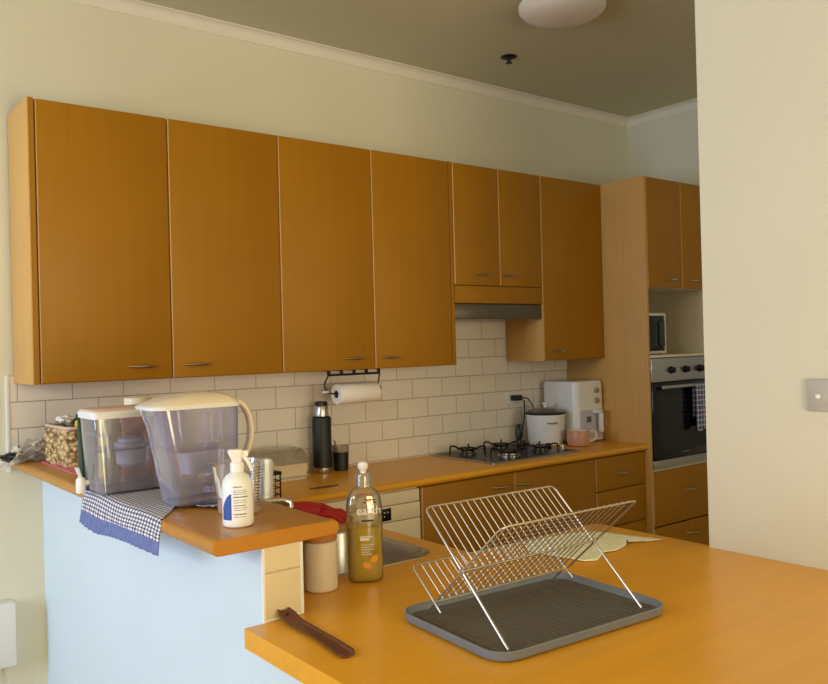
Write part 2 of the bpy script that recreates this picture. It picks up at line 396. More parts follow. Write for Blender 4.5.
# ------------------------------------------------------------------ wall cupboards
def handle(parent, cx, y, z, w=.125, name='handle'):
    b = BM(); pts = arc((cx-w/2, y+.004, z), (cx+w/2, y+.004, z), (0, -.028, 0), 12)
    tube(b, pts, [.0035+.0025*math.sin(PI*i/12) for i in range(13)], 8)
    return part(name, b, nickel_m, parent)
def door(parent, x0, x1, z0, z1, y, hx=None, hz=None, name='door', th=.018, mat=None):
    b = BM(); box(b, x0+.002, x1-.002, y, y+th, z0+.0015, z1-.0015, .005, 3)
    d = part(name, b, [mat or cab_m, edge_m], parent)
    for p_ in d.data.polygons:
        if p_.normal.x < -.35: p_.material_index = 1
    if hx is not None: handle(d, hx, y, hz)
    return d
YU = -UD
def wallcab(label, x0, x1, z0, doors, carc_mat=cab_m, left_panel=0.):
    t = thing('wall_cupboard', label, 'cupboard', ((x0+x1)/2, 0, z0), 0, 'wall cupboards above the back worktop')
    b = BM(); box(b, x0+.0005, x1-.0005, YU+.020, -.010, z0, ZT)
    if left_panel > .01: box(b, x0+.006, x0+left_panel, YU, YU+.0205, z0, ZT)  # darker laminate on the front edge stands in for its shade
    part('body', b, carc_mat, t)
    if left_panel:
        bp_ = BM(); box(bp_, x0-.001, x0+min(left_panel, .0055), YU, -.011, z0-.0005, ZT+.0005, .001); part('end_panel', bp_, panel_m, t, 'paler end panel')
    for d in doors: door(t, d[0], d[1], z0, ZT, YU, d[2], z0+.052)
    return t
wallcab('long two-door wall cupboard at the far left, its end panel showing', X[0], X[2], ZB, [(.026, X[1], .41), (X[1], X[2], .628)], left_panel=.022)
wallcab('long two-door wall cupboard with the paper towel holder hung under it', X[2], X[4], ZB, [(X[2], X[3], 1.405), (X[3], X[4]-.012, 1.615)])
t = thing('wall_cupboard', 'short two-door wall cupboard above the range hood', 'cupboard', ((X[4]+X[5])/2, 0, ZH), 0, 'wall cupboards above the back worktop')
b = BM(); box(b, X[4]+.0005, X[5]-.0005, YU+.02, -.01, ZH, ZT); box(b, X[4]-.011, X[4]+.012, YU+.002, YU+.02, ZB+.0, ZT, .002); part('body', b, cab_m, t)
xm = (X[4]+X[5])/2+.004
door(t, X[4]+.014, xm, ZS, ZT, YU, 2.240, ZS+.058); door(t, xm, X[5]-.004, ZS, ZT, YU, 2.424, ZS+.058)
b = BM(); box(b, X[4]+.014, X[5]-.004, YU+.001, YU+.02, ZH, ZS-.003, .002); part('fascia_panel', b, cabh_m, t)
wallcab('single-door wall cupboard between the range hood and the oven tower', X[5], X[6], ZB, [(X[5]+.003, X[6], 2.812)], left_panel=.004)
# range hood
t = thing('range_hood', 'slim stainless slide-out range hood beneath the short cupboard', 'range hood', ((X[4]+X[5])/2, -.01, 1.63))
b = BM(); box(b, X[4]+.016, X[5]-.006, YU+.03, -.012, 1.66, ZH-.001); part('housing', b, dsteel_m, t)
b = BM(); box(b, X[4]+.014, X[5]-.005, YU+.008, YU+.03, 1.630, ZH-.004, .003); part('front_panel', b, dsteel_m, t)
b = BM(); box(b, X[4]+.05, X[5]-.05, YU+.06, -.04, 1.652, 1.66)
for k in range(9): box(b, X[4]+.06+k*.06, X[4]+.062+k*.06, YU+.06, -.04, 1.650, 1.652)
part('grease_filter', b, steel_m, t)

# ------------------------------------------------------------------ oven tower
TX0, TX1, TY = X[6], 3.86, -.618
t = thing('oven_tower_cabinet', 'tall honey wood cabinet that houses the built-in oven', 'cupboard', ((TX0+TX1)/2, -.3, 0))
b = BM(); box(b, TX0+.0005, TX0+.020, TY, -.0005, 0, ZT, .0015); part('side_panel', b, panel_m, t, 'wide plain left side panel')
b = BM(); box(b, TX1-.018, TX1, TY+.02, -.001, 0, ZT); box(b, TX0+.021, TX1-.018, -.03, -.001, .08, ZT); box(b, TX0+.021, TX1-.018, TY+.02, -.03, 1.80, 1.815); box(b, TX0+.021, TX1-.018, TY+.02, -.03, ZT-.018, ZT)
box(b, TX0+.021, TX1-.018, TY+.02, -.03, .73, .745); box(b, TX0+.021, TX1-.018, TY+.03, -.03, 0, .10); part('body', b, inner_m, t, 'pale lined carcass around the niche')
b = BM(); box(b, TX0+.021, TX1-.018, TY+.001, -.03, 1.393, 1.408, .002); part('niche_shelf', b, inner_m, t)
dm = 3.565
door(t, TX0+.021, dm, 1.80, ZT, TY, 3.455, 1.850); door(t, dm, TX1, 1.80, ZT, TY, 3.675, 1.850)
for z0, z1, hz in ((.417, .735, .60), (.10, .413, .34)):
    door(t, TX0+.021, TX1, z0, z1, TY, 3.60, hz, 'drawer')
# oven
OX0, OX1 = TX0+.024, TX1-.004
t = thing('built_in_oven', 'black glass built-in oven with stainless control panel', 'oven', ((OX0+OX1)/2, TY, .745))
b = BM(); box(b, OX0+.012, OX1-.02, TY+.018, -.05, .75, 1.388); part('casing', b, blackp_m, t)
b = BM(); box(b, OX0, OX1, TY-.004, TY+.017, 1.252, 1.389, .002); cp = part('control_panel', b, steel_m, t)
for kx in (3.418, 3.565, 3.712, 3.80):
    b = BM(); n = 20
    for r0, y0, y1 in ((.022, TY-.004, TY-.010), (.017, TY-.010, TY-.030)):
        loft(b, [[(kx+r0*math.cos(2*PI*k/n), y, 1.318+r0*math.sin(2*PI*k/n)) for k in range(n)] for y in (y0, y1)])
    box(b, kx-.004, kx+.004, TY-.036, TY-.028, 1.302, 1.334, .001); part('knob', b, blackp_m, cp, 'black control knob')
b = BM(); box(b, OX0, OX1, TY-.006, TY+.017, .802, 1.247, .003); od = part('oven_door', b, blackglass_m, t)
b = BM(); box(b, OX0+.07, OX1-.07, TY-.0065, TY-.006, .85, 1.17); part('window', b, screen_m, od)
b = BM(); tube(b, [(OX0+.06, TY-.04, 1.222), (OX1-.06, TY-.04, 1.222)], .010, 12)
for hx in (OX0+.09, OX1-.09): tube(b, [(hx, TY-.006, 1.222), (hx, TY-.04, 1.222)], .007, 8)
part('handle', b, steel_m, od, 'steel bar handle')
b = BM(); box(b, OX0, OX1, TY-.004, TY+.017, .75, .798, .002); part('lower_trim', b, steel_m, t)
b = BM()
for k in range(6): box(b, 3.515+k*.012, 3.523+k*.012, TY-.0068, TY-.006, .828, .833)
part('badge', b, nickel_m, od)
# tea towel on oven handle
b = BM(); rows = []
path = [(-.028, 1.03), (-.0285, 1.12), (-.0285, 1.20), (-.030, 1.225), (-.036, 1.2335), (-.0435, 1.234), (-.051, 1.226), (-.0525, 1.2), (-.0535, 1.12), (-.0545, 1.04), (-.055, .96), (-.0555, .955)]
for i in range(13):
    u = i/12; row = []
    for k, (dy, z) in enumerate(path): row.append((3.595+.155*u, TY+dy+(.002*math.sin(u*20) if k > 7 else 0), z-(.012*math.sin(u*7) if k > 9 else 0)))
    rows.append(row)
sheet_grid(b, rows); single('tea_towel', 'blue checked tea towel hanging over the oven handle', 'tea towel', b, towel2_m, (3.67, TY-.05, .95), solid=.0025)
# microwave in niche
t = thing('microwave', 'small white microwave with dark door in the niche above the oven', 'microwave', (3.40, -.30, 1.408))
b = BM(); box(b, 3.235, 3.56, -.50, -.12, 1.412, 1.66, .006); part('casing', b, whiteg_m, t)
b = BM(); box(b, 3.25, 3.535, -.503, -.499, 1.43, 1.642, .001); part('door', b, blackglass_m, t, 'dark glass door')
b = BM(); tube(b, [(3.515, -.503, 1.45), (3.515, -.52, 1.46), (3.515, -.52, 1.61), (3.515, -.503, 1.62)], .005); part('handle', b, steel_m, t)
for fx in (3.26, 3.53):
    for fy in (-.47, -.15):
        b = BM(); box(b, fx-.01, fx+.01, fy-.01, fy+.01, 1.408, 1.412); part('foot', b, blackp_m, t)

# ------------------------------------------------------------------ base cupboards
YB = -.582
def basecab(label, x0, x1, fronts):
    t = thing('base_cupboard', label, 'cupboard', ((x0+x1)/2, -.3, 0), 0, 'base cupboards under the back worktop')
    b = BM(); box(b, x0+.0005, x1-.0005, YB+.020, -.02, .10, .864); part('body', b, cab_m, t)
    b = BM(); box(b, x0+.0005, x1-.0005, YB+.06, YB+.075, 0, .099); part('kickboard', b, blackp_m, t)
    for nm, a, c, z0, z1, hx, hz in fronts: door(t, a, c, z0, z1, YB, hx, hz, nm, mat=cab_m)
basecab('base cupboard door under the left half of the gas cooktop', 1.560, 2.149, [('door', 1.562, 2.149, .105, .86, 2.055, .800)])
basecab('base cupboard door under the right half of the gas cooktop', 2.149, 2.766, [('door', 2.149, 2.764, .105, .86, 2.215, .796)])
basecab('stack of base drawers beside the oven tower', 2.766, X[6], [('drawer', 2.768, X[6]-.002, .676, .86, 2.99, .762), ('drawer', 2.768, X[6]-.002, .472, .673, 2.99, .575), ('drawer', 2.768, X[6]-.002, .105, .469, 2.99, .37)])
# dishwasher
DX0_, DX1_ = .962, 1.556
t = thing('dishwasher', 'cream built-in dishwasher with small black display', 'dishwasher', ((DX0_+DX1_)/2, -.3, 0))
b = BM(); box(b, DX0_, DX1_, YB+.03, -.03, .1, .86); part('body', b, dish_m, t)
b = BM(); box(b, DX0_, DX1_, YB+.012, YB+.03, .800, .855, .003); part('top_strip', b, dish_m, t)
b = BM(); box(b, DX0_, DX1_, YB+.008, YB+.03, .728, .797, .003); cp = part('control_panel', b, dish_m, t)
b = BM(); box(b, 1.322, 1.392, YB+.006, YB+.009, .735, .790, .001); dp = part('display', b, screen_m, cp, 'black square display')
b = BM()
for k, (dx, dz) in enumerate(((.012, .035), (.03, .035), (.048, .035), (.012, .018), (.03, .018))): box(b, 1.322+dx, 1.328+dx, YB+.0054, YB+.006, .735+dz, .740+dz)
part('button', b, inkw_m, dp, kind='stuff')
b = BM(); box(b, DX0_, DX1_, YB+.008, YB+.03, .105, .725, .003); part('door', b, dish_m, t)
b = BM(); box(b, DX0_, DX1_, YB+.07, YB+.085, 0, .099); part('kickboard', b, blackp_m, t)
b = BM(); box(b, .20, .958, YB, -.02, .0, .864); single('base_cupboard', 'plain corner base cupboard left of the dishwasher behind the sink', 'cupboard', b, cab_m, (.58, -.3, 0), 'base cupboards under the back worktop', smooth=False)

# ------------------------------------------------------------------ worktops
b = BM(); x0, x1 = HW1+.001, X[6]-.0005
prof = [(-.009, .866), (-.009, H)]
for k in range(9):
    a = PI/2-k*PI/8; prof.append((-.585-.017*math.cos(a) if k else -.585, .883+.017*math.sin(a)))
prof = [(-.009, .866), (-.009, H), (-.585, H)]+[(-.585-.017*math.sin(k*PI/8), .883+.017*math.cos(k*PI/8)) for k in range(1, 8)]+[(-.585, .866)]
loft(b, [[(x, y, z) for y, z in prof] for x in (x0, x1)])
# small dark oval on it is modelled separately as a thin slab
single('worktop', 'honey wood worktop along the tiled back wall holding the cooktop', 'worktop', b, top_m, (1.8, -.3, .866))

def outline_slab(bm, outer, holes, z0, z1):
    tops = []
    for z in (z1, z0):
        edges = []; loops = []
        for lp in [outer]+holes:
            vs = [bm.verts.new((x, y, z)) for x, y in lp]; loops.append(vs)
            edges += [bm.edges.new((vs[i], vs[(i+1) % len(vs)])) for i in range(len(vs))]
        bmesh.ops.triangle_fill(bm, use_beauty=True, use_dissolve=False, edges=edges); tops.append(loops)
    for A, B in zip(tops[0], tops[1]):
        n = len(A)
        for i in range(n): bm.faces.new((A[i], A[(i+1) % n], B[(i+1) % n], B[i]))
SX0, SX1, SY0, SY1 = .340, .775, -1.668, -1.21
def corner(cx, cy, r, a0, a1, n=6): return [(cx+r*math.cos(a0+(a1-a0)*k/n), cy+r*math.sin(a0+(a1-a0)*k/n)) for k in range(n+1)]
outer = [(.05, -3.04), (XW-.001, -3.04), (XW-.001, YW+.001), (1.39, YW+.001)]+corner(1.36, -1.75, .03, 0, PI/2)+[(.835, -1.72), (.835, -.603), (HW1+.001, -.603), (HW1+.001, HWY-.001), (.05, HWY-.001)]
hole = rrect(SX0+.012, SX1-.012, SY0+.012, SY1-.012, .085, 8)
b = BM(); outline_slab(b, outer, [hole], .857, H)
t = single('worktop', 'large honey wood worktop in the foreground with the sink let into it', 'worktop', b, top_m, (.7, -2.3, .857), smooth=False)
# base under peninsula / sink leg
b = BM(); box(b, HW1+.006, .80, -1.86, -1.69, .0, .856); box(b, HW1+.006, .22, -1.69, -.62, .0, .856); box(b, .79, .80, -1.69, -.62, 0, .856); box(b, HW0+.105, 1.34, -2.9, -1.862, 0, .856)
single('peninsula_base', 'honey wood base cupboards beneath the foreground worktop and sink', 'cupboard', b, cab_m, (.7, -2.2, 0), smooth=False)

# raised bar cap
b = BM(); xa, xb = -.022, .297; ya, yb = -1.866, -.0005; th = .035
def capring(y, s=0):
    pts = []; r = th/2
    for k in range(9): a = PI/2+k*PI/8; pts.append((xa+r+(r-s)*math.cos(a), y, CAP-r+(r-s)*math.sin(a)))
    for k in range(9): a = -PI/2+k*PI/8; pts.append((xb-r+(r-s)*math.cos(a), y, CAP-r+(r-s)*math.sin(a)))
    return pts
loft(b, [capring(ya, .0025), capring(ya+.0025), capring(yb)])
single('bar_top', 'raised wooden bar top with rounded edges lying on the half wall', 'bar top', b, cap_m, (.14, -.9, CAP-th))

# ------------------------------------------------------------------ sink and tap
t = thing('sink', 'stainless inset sink at the left of the foreground worktop', 'sink', ((SX0+SX1)/2, (SY0+SY1)/2, H))
b = BM()
secs = [(H+.0005, SX0, SX1, SY0, SY1, .095), (H+.003, SX0+.004, SX1-.004, SY0+.004, SY1-.004, .092), (H+.003, SX0+.014, SX1-.014, SY0+.014, SY1-.014, .082), (H-.004, SX0+.020, SX1-.020, SY0+.020, SY1-.020, .078), (H-.12, SX0+.032, SX1-.032, SY0+.032, SY1-.032, .07), (H-.150, SX0+.05, SX1-.05, SY0+.05, SY1-.05, .06), (H-.155, SX0+.16, SX1-.16, SY0+.17, SY1-.17, .04)]
rloft(b, secs, False, True, 8); part('bowl', b, steel_m, t, solid=.0012)
b = BM(); lathe(b, .55, -1.4, [(0, .7475), (.03, .7475), (.04, .749), (.042, .7465)], 24, False); part('drain', b, chrome_m, t)
t = thing('mixer_tap', 'chrome mixer tap at the sink, its spout end showing past the bar top', 'tap', (.306, -1.185, H))
b = BM(); lathe(b, .306, -1.185, [(.026, H+.001), (.026, H+.012), (.019, H+.02), (.019, H+.11), (.021, H+.115), (.021, H+.145), (.012, H+.152), (0, H+.153)], 24); part('body', b, chrome_m, t)
b = BM(); tube(b, [(.306, -1.185, H+.09), (.34, -1.205, H+.125), (.40, -1.24, H+.140), (.472, -1.28, H+.141), (.488, -1.289, H+.137), (.489, -1.29, H+.12)], [.011, .011, .011, .012, .014, .014], 12); part('spout', b, chrome_m, t)
b = BM(); tube(b, [(.306, -1.185, H+.148), (.33, -1.14, H+.158), (.345, -1.10, H+.162)], [.006, .005, .005], 8); part('lever', b, chrome_m, t)

# ------------------------------------------------------------------ dish tray + rack
TA = math.radians(-2.6)
t = thing('drip_tray', 'grey plastic drip tray beneath the wire dish rack', 'tray', (.566, -2.227, H+.0005), math.radians(-3.8))
def lr(x0, x1, y0, y1, r, z): return [(x, y, z) for x, y in rrect(x0, x1, y0, y1, r, 8)]
b = BM(); w, d = .248, .178
loft(b, [lr(-w+.012, w-.012, -d+.012, d-.012, .04, 0), lr(-w+.003, w-.003, -d+.003, d-.003, .05, .004), lr(-w, w, -d, d, .052, .020), lr(-w+.002, w-.002, -d+.002, d-.002, .051, .022), lr(-w+.005, w-.005, -d+.005, d-.005, .049, .020), lr(-w+.012, w-.012, -d+.012, d-.012, .042, .008)], True, False)
part('rim', b, greytray_m, t, world=False)
b = BM(); loft(b, [lr(-w+.0118, w-.0118, -d+.0118, d-.0118, .042, .006), lr(-w+.0118, w-.0118, -d+.0118, d-.0118, .042, .0085)], True, True); 
for k in range(26):
    x = -.215+k*.0172; box(b, x, x+.004, -.135, .135, .0085, .0098)
part('ribbed_floor', b, traymat_m, t, 'ribbed wet floor of the tray', world=False)
RB = (.364, -2.353, H+.0105)
t = thing('dish_rack', 'folding chromed wire dish rack standing open on the tray', 'dish rack', RB, math.radians(-2.2))
LX = .396
A0, A1 = Vector((0, 0)), Vector((.262, .237)); B1, B0 = Vector((.012, .234)), Vector((.275, 0)); PV = Vector((.1364, .1234)); CB = Vector((.229, .0408)); T3 = Vector((.308, .101)); E3 = Vector((.207, .021))
def P3(x, q, off=0): return (x, q[0], q[1]+off)
def wires(bm, q0, q1, n, off=0., r=.0013):
    for k in range(1, n):
        x = LX*k/n; tube(bm, [P3(x, q0, off), P3(x, q1, off)], r, 6)
def frame3(bm, q0, q1, r=.0024, x0=0., x1=LX, rad=.014):
    dirv = (q1-q0).normalized(); m = q1-dirv*rad; c = q1-dirv*rad*.3
    tube(bm, [P3(x0, q0), P3(x0, m), P3(x0+rad*.3, c), P3(x0+rad, q1), P3(x1-rad, q1), P3(x1-rad*.3, c), P3(x1, m), P3(x1, q0)], r, 8)
b = BM(); frame3(b, PV, A1); wires(b, PV, A1, 20, .0); part('wire_panel', b, wire_m, t, 'rear wire panel leaning back', world=False)
b = BM(); frame3(b, CB, B1, x0=.001, x1=LX+.010); wires(b, CB, B1, 20, .003); part('wire_panel', b, wire_m, t, 'front wire panel leaning forward', world=False)
b = BM(); frame3(b, E3, T3, .0022, -.004, LX+.004, .01); wires(b, CB, T3, 20, .001); part('wire_panel', b, wire_m, t, 'short lower wire panel', world=False)
b = BM(); tube(b, [(-.008, PV[0], PV[1]), (LX+.008, PV[0], PV[1])], .0025, 8); part('pivot_rod', b, wire_m, t, world=False)
b = BM(); tube(b, [(-.008, CB[0], CB[1]-.002), (LX+.008, CB[0], CB[1]-.002)], .0022, 8); part('crossbar', b, wire_m, t, world=False)
for x, q0, q1 in ((0, PV, A0), (LX, PV, A0), (.005, CB, B0), (LX-.005, CB, B0)):
    b = BM(); tube(b, [P3(x, q0), P3(x, q1)], .0027, 8); part('leg', b, wire_m, t, world=False)
for x in (-.002, LX+.002):
    b = BM(); tube(b, [(x-.003, PV[0], PV[1]), (x+.003, PV[0], PV[1])], .006, 10); part('hinge_clip', b, steel_m, t, world=False)

# pale yellow cloth
outl = [(1.012, -1.765), (1.10, -1.752), (1.20, -1.765), (1.285, -1.805), (1.30, -1.87), (1.315, -1.93), (1.342, -2.012), (1.29, -1.995), (1.255, -1.955), (1.20, -1.985), (1.14, -2.0), (1.10, -1.99), (1.02, -2.03), (.985, -2.018), (.975, -1.94), (.95, -1.86), (.98, -1.80)]
b = BM(); cx_, cy_ = 1.13, -1.88; rings = []
for s in (.02, .25, .5, .75, .92, 1.):
    rings.append([(cx_+(x-cx_)*s, cy_+(y-cy_)*s, H+.0035+.0035*(noise.noise(Vector((x*s*14, y*s*14, 3)))+.6)) for x, y in outl])
loft(b, rings, True, False); single('dish_cloth', 'pale yellow cloth spread flat on the worktop behind the dish rack', 'cloth', b, cloth_m, (1.13, -1.88, H), solid=.002)

# dark carved wooden strip (ash catcher)
b = BM(); secs = []
n = 18; p0 = Vector((.143, -1.868)); p1 = Vector((.126, -2.155))
for i in range(n+1):
    u = i/n; p = p0.lerp(p1, u); w_ = .0165+.004*abs(u-.5)*2-(.006 if i in (0, n) else 0); z = H+.0015+(.016*max(0, (.25-u)/.25)**2)
    px_ = p.x+.006*math.sin(u*PI)
    secs.append([(px_-w_, p.y, z+.004), (px_-w_, p.y, z+.007), (px_-w_*.7, p.y, z+.0072), (px_-w_*.5, p.y, z+.004), (px_+w_*.5, p.y, z+.004), (px_+w_*.7, p.y, z+.0072), (px_+w_, p.y, z+.007), (px_+w_, p.y, z+.004), (px_+w_*.7, p.y, z), (px_-w_*.7, p.y, z)])
loft(b, secs); t = thing('incense_holder', 'long dark carved wooden strip lying by the tiled end of the half wall', 'incense holder', (.135, -2.0, H)); part('strip', b, dwood_m, t)
b = BM(); lathe(b, .1425, -1.885, [(.003, H+.014), (.003, H+.0185)], 10); part('peg_hole', b, black_m, t)

# ------------------------------------------------------------------ canister
t = thing('canister', 'cream ceramic canister with wooden lid half under the bar top end', 'canister', (.326, -1.728, H))
b = BM(); lathe(b, .326, -1.728, [(.036, H+.0005), (.041, H+.004), (.0425, H+.012), (.0425, H+.120), (.040, H+.123), (.034, H+.123)], 36); part('jar', b, ceramic_m, t)
b = BM(); lathe(b, .326, -1.728, [(.034, H+.123), (.042, H+.125), (.043, H+.138), (.040, H+.141), (0, H+.141)], 36); part('lid', b, lidwood_m, t)

# ------------------------------------------------------------------ dish soap bottle (oval, faces the camera side)
t = thing('soap_bottle', 'clear bottle of yellow dish liquid standing by the sink', 'bottle', (.450, -1.745, H+.0005), math.radians(-30))
def oval(rx, ry, z, n=32, p=2.6):
    out = []
    for k in range(n):
        a = 2*PI*k/n; c, s = math.cos(a), math.sin(a)
        out.append((rx*math.copysign(abs(c)**(2/p), c), ry*math.copysign(abs(s)**(2/p), s), z))
    return out
prof = [(.036, .020, .0), (.043, .026, .005), (.0455, .029, .016), (.0465, .030, .05), (.0455, .0295, .11), (.0465, .030, .15), (.046, .030, .195), (.0435, .028, .215), (.036, .025, .231), (.024, .020, .240), (.0175, .0175, .244), (.0175, .0175, .250)]
b = BM(); loft(b, [oval(*q[:2], q[2]) for q in prof], True, False); part('shell', b, bott_m, t, world=False)
b = BM(); liq = [(q[0]-.0025, q[1]-.0025, q[2]+(.004 if q[2] < .01 else 0)) for q in prof if q[2] < .13]+[(.0435, .0272, .140)]
loft(b, [oval(*q[:2], q[2]) for q in liq]); part('dish_liquid', b, soap_m, t, world=False)
b = BM(); lathe(b, 0, 0, [(.0205, .243), (.0205, .272), (.0185, .277), (.008, .278)], 28); cp = part('cap', b, boxlid_m, t, 'translucent flip cap', world=False)
b = BM(); lathe(b, 0, 0, [(.0075, .277), (.0075, .283), (.0130, .290), (.0140, .298), (.010, .305), (0, .308)], 24); part('nozzle', b, white_m, cp, 'white push nozzle', world=False)
def bend_b(v):   # wrap flat print onto the oval front
    x, y, z = v; s = max(-1, min(1, x/.046)); yy = -.030*(max(0, 1-abs(s)**2.6))**(1/2.6)-.0010
    return Vector((x, yy+(y if abs(y) < .002 else 0), z))
Mt = Matrix.Rotation(PI/2, 4, 'X')
text('print', 'earth', .030, inkw_m, t, Matrix.Translation((-.022, 0, .176)) @ Mt, bend=bend_b, label='white lettering reading earth')
b = BM()
for k in range(5):
    w_ = (.030, .026, .032, .022, .028)[k]; box(b, -.012, -.012+w_, -.0312, -.0308, .098-k*.006, .0995-k*.006)
part('label_print', b, inkw_m, t, world=False)
b = BM(); box(b, -.014, .018, -.0312, -.0308, .118, .121); box(b, -.014, .010, -.0312, -.0308, .110, .1165)
part('label_print', b, inkw_m, t, world=False)
b = BM()
for cx_, cz_, rr0, rr1, an in ((.021, .062, .0115, .0085, .6), (.002, .047, .0125, .008, -.5), (.012, .212, .006, .004, .5)):
    n = 20; pts = [(cx_+rr0*math.cos(2*PI*k/n)*math.cos(an)-rr1*math.sin(2*PI*k/n)*math.sin(an), 0, cz_+rr0*math.cos(2*PI*k/n)*math.sin(an)+rr1*math.sin(2*PI*k/n)*math.cos(an)) for k in range(n)]
    ys = [-.030*(max(0, 1-abs(x/.046)**2.6))**(1/2.6)*(1 if cz_ < .19 else .93) for x, _, z in pts]
    b = BM(); loft(b, [[(p[0], y-.0002, p[2]) for p, y in zip(pts, ys)], [(p[0], y-.0009, p[2]) for p, y in zip(pts, ys)]]); part('citrus_print', b, orange_m, t, world=False)

b = BM()
for cx_, cz_ in ((-.004, .205), (.0, .2115), (.02, .211), (.022, .204)):
    box(b, cx_, cx_+.007, -.0302, -.0292, cz_, cz_+.003)
part('print', b, blackp_m, t, 'small dark lettering', world=False)
b = BM(); box(b, -.010, .022, -.0312, -.0305, .158, .162)
part('print', b, blackp_m, t, 'small dark lettering', world=False)

# ------------------------------------------------------------------ spray bottle on bar top
SB = (.093, -1.756, CAP+.0005)
t = thing('spray_bottle', 'white trigger spray bottle with a blue label at the bar top end', 'bottle', SB, math.radians(-28))
b = BM(); lathe(b, 0, 0, [(.030, 0), (.034, .003), (.0352, .01), (.0352, .092), (.033, .104), (.026, .115), (.016, .121), (.0135, .124), (.0135, .130)], 36); part('body', b, white_m, t, world=False)
b = BM(); lathe(b, 0, 0, [(.0155, .124), (.0155, .142), (.012, .146)], 24)
hd = part('trigger_head', b, white_m, t, world=False)
b = BM(); loft(b, [[(x*sc+ox, y*sc, z) for x, y in rrect(-.012, .012, -.008, .008, .005)] for z, sc, ox in ((.144, .9, 0), (.152, 1.0, -.001), (.160, 1.25, -.002), (.168, 1.45, -.003), (.172, 1.45, -.003), (.1745, 1.2, -.003))])
box(b, .004, .026, -.006, .006, .158, .1715, .002); part('nozzle', b, white_m, hd, world=False)
b = BM(); tube(b, [(.014, 0, .160), (.022, 0, .150), (.028, 0, .138), (.033, 0, .124)], [.006, .0055, .005, .004], 8); part('trigger', b, white_m, hd, world=False)
def wrap(bm, a0, a1, z0f, z1f, r=.0356, n=14):
    g = [[(r*math.cos(a0+(a1-a0)*i/n), r*math.sin(a0+(a1-a0)*i/n), z) for z in (z0f(i/n), z1f(i/n))] for i in range(n+1)]
    sheet_grid(bm, g)
b = BM(); wrap(b, math.radians(-155), math.radians(-112), lambda u: .018, lambda u: .045+.032*math.sin(u*PI/2)); part('blue_label', b, blue_m, t, 'blue swoosh of the label', world=False)
b = BM()
for k, (a1, z, hh) in enumerate(((-72, .092, .002), (-55, .084, .001), (-52, .080, .001), (-58, .076, .001), (-50, .069, .0022), (-56, .062, .001), (-54, .057, .001), (-60, .050, .0018), (-52, .045, .001), (-58, .040, .001), (-56, .030, .0022), (-62, .025, .001))):
    wrap(b, math.radians(-104), math.radians(a1), lambda u, z=z: z, lambda u, z=z, hh=hh: z+hh, .0357)
part('label_print', b, ink_m, t, 'rows of fine print', world=False)

# ------------------------------------------------------------------ measuring jug
JG = (.158, -1.630, CAP+.0005)
t = thing('measuring_jug', 'clear plastic measuring jug standing behind the spray bottle', 'jug', JG, math.radians(-12))
def jring(r, z, sp=0., n=40): return [((r+sp*max(0, math.cos(2*PI*k/n-PI))**8)*math.cos(2*PI*k/n), r*math.sin(2*PI*k/n), z) for k in range(n)]
b = BM(); loft(b, [jring(.040, .001), jring(.049, .004), jring(.053, .016), jring(.0555, .05), jring(.059, .12, .006), jring(.061, .128, .016), jring(.0628, .129, .018)], True, False); part('body', b, jug_m, t, world=False)
b = BM()
for k in range(14): 
    z = .022+k*.0072; a0 = math.radians(-62); a1 = a0+math.radians(22 if k % 3 else 32); wrap(b, a0, a1, lambda u, z=z: z, lambda u, z=z: z+.0012, .0556+.0035*(z/.12)+.0008, 8)
part('graduation_marks', b, blackp_m, t, 'raised measuring marks', world=False)
b = BM()
for s in (-1, 1):
    loft(b, [[(x, y+s*.010-.012, z) for x, y in rrect(.054+dx, .079+dx, -.006, .006, .004)] for z, dx in ((.034, -.004), (.036, .0), (.08, .0), (.120, .002), (.127, .0), (.130, -.004))])
for k in range(13): box(b, .055, .0805, -.0290, .004, .040+k*.0065, .0425+k*.0065, .0005)
part('handle', b, jugrib_m, t, 'ribbed frosted grip', world=False)

# ------------------------------------------------------------------ filter pitcher
t = thing('filter_pitcher', 'smoky water filter pitcher with pale lid and loop handle', 'pitcher', (.15, -1.43, CAP+.004))
z0 = CAP+.006
def pring(z, x0, x1, y0, y1, r, tip=0.):
    out = []
    for x, y in rrect(x0, x1, y0, y1, r, 7):
        u = max(0, 1-(x-x0)/(x1-x0)*2.2); v = max(0, 1-abs((y-(y0+y1)/2)/((y1-y0)/2)))
        out.append((x-tip*u*v, y, z))
    return out
prs = [(z0, .064, .214, -1.482, -1.378, .02), (z0+.006, .056, .224, -1.49, -1.37, .024), (z0+.06, .046, .227, -1.495, -1.366, .024), (z0+.13, .034, .230, -1.50, -1.363, .025), (z0+.20, .020, .231, -1.503, -1.360, .026), (z0+.255, .010, .231, -1.505, -1.358, .026, .030)]
b = BM(); loft(b, [pring(*q) for q in prs], True, False); part('body', b, pitch_m, t)
b = BM(); loft(b, [pring(z0+.004, .068, .210, -1.479, -1.381, .018), pring(z0+.008, .060, .220, -1.486, -1.374, .02), pring(z0+.055, .050, .223, -1.491, -1.370, .022)], True, True); part('water', b, water_m, t)
b = BM(); loft(b, [pring(z0+.138, .062, .220, -1.485, -1.378, .02), pring(z0+.145, .054, .225, -1.493, -1.369, .024), pring(z0+.20, .046, .225, -1.497, -1.366, .024), pring(z0+.25, .040, .226, -1.499, -1.364, .024)], True, False); part('inner_reservoir', b, tankd_m, t)
b = BM(); loft(b, [pring(z0+.078, .098, .172, -1.465, -1.400, .012), pring(z0+.125, .092, .180, -1.47, -1.395, .014), pring(z0+.138, .092, .180, -1.47, -1.395, .014)]); part('filter_cartridge', b, filt_m, t)
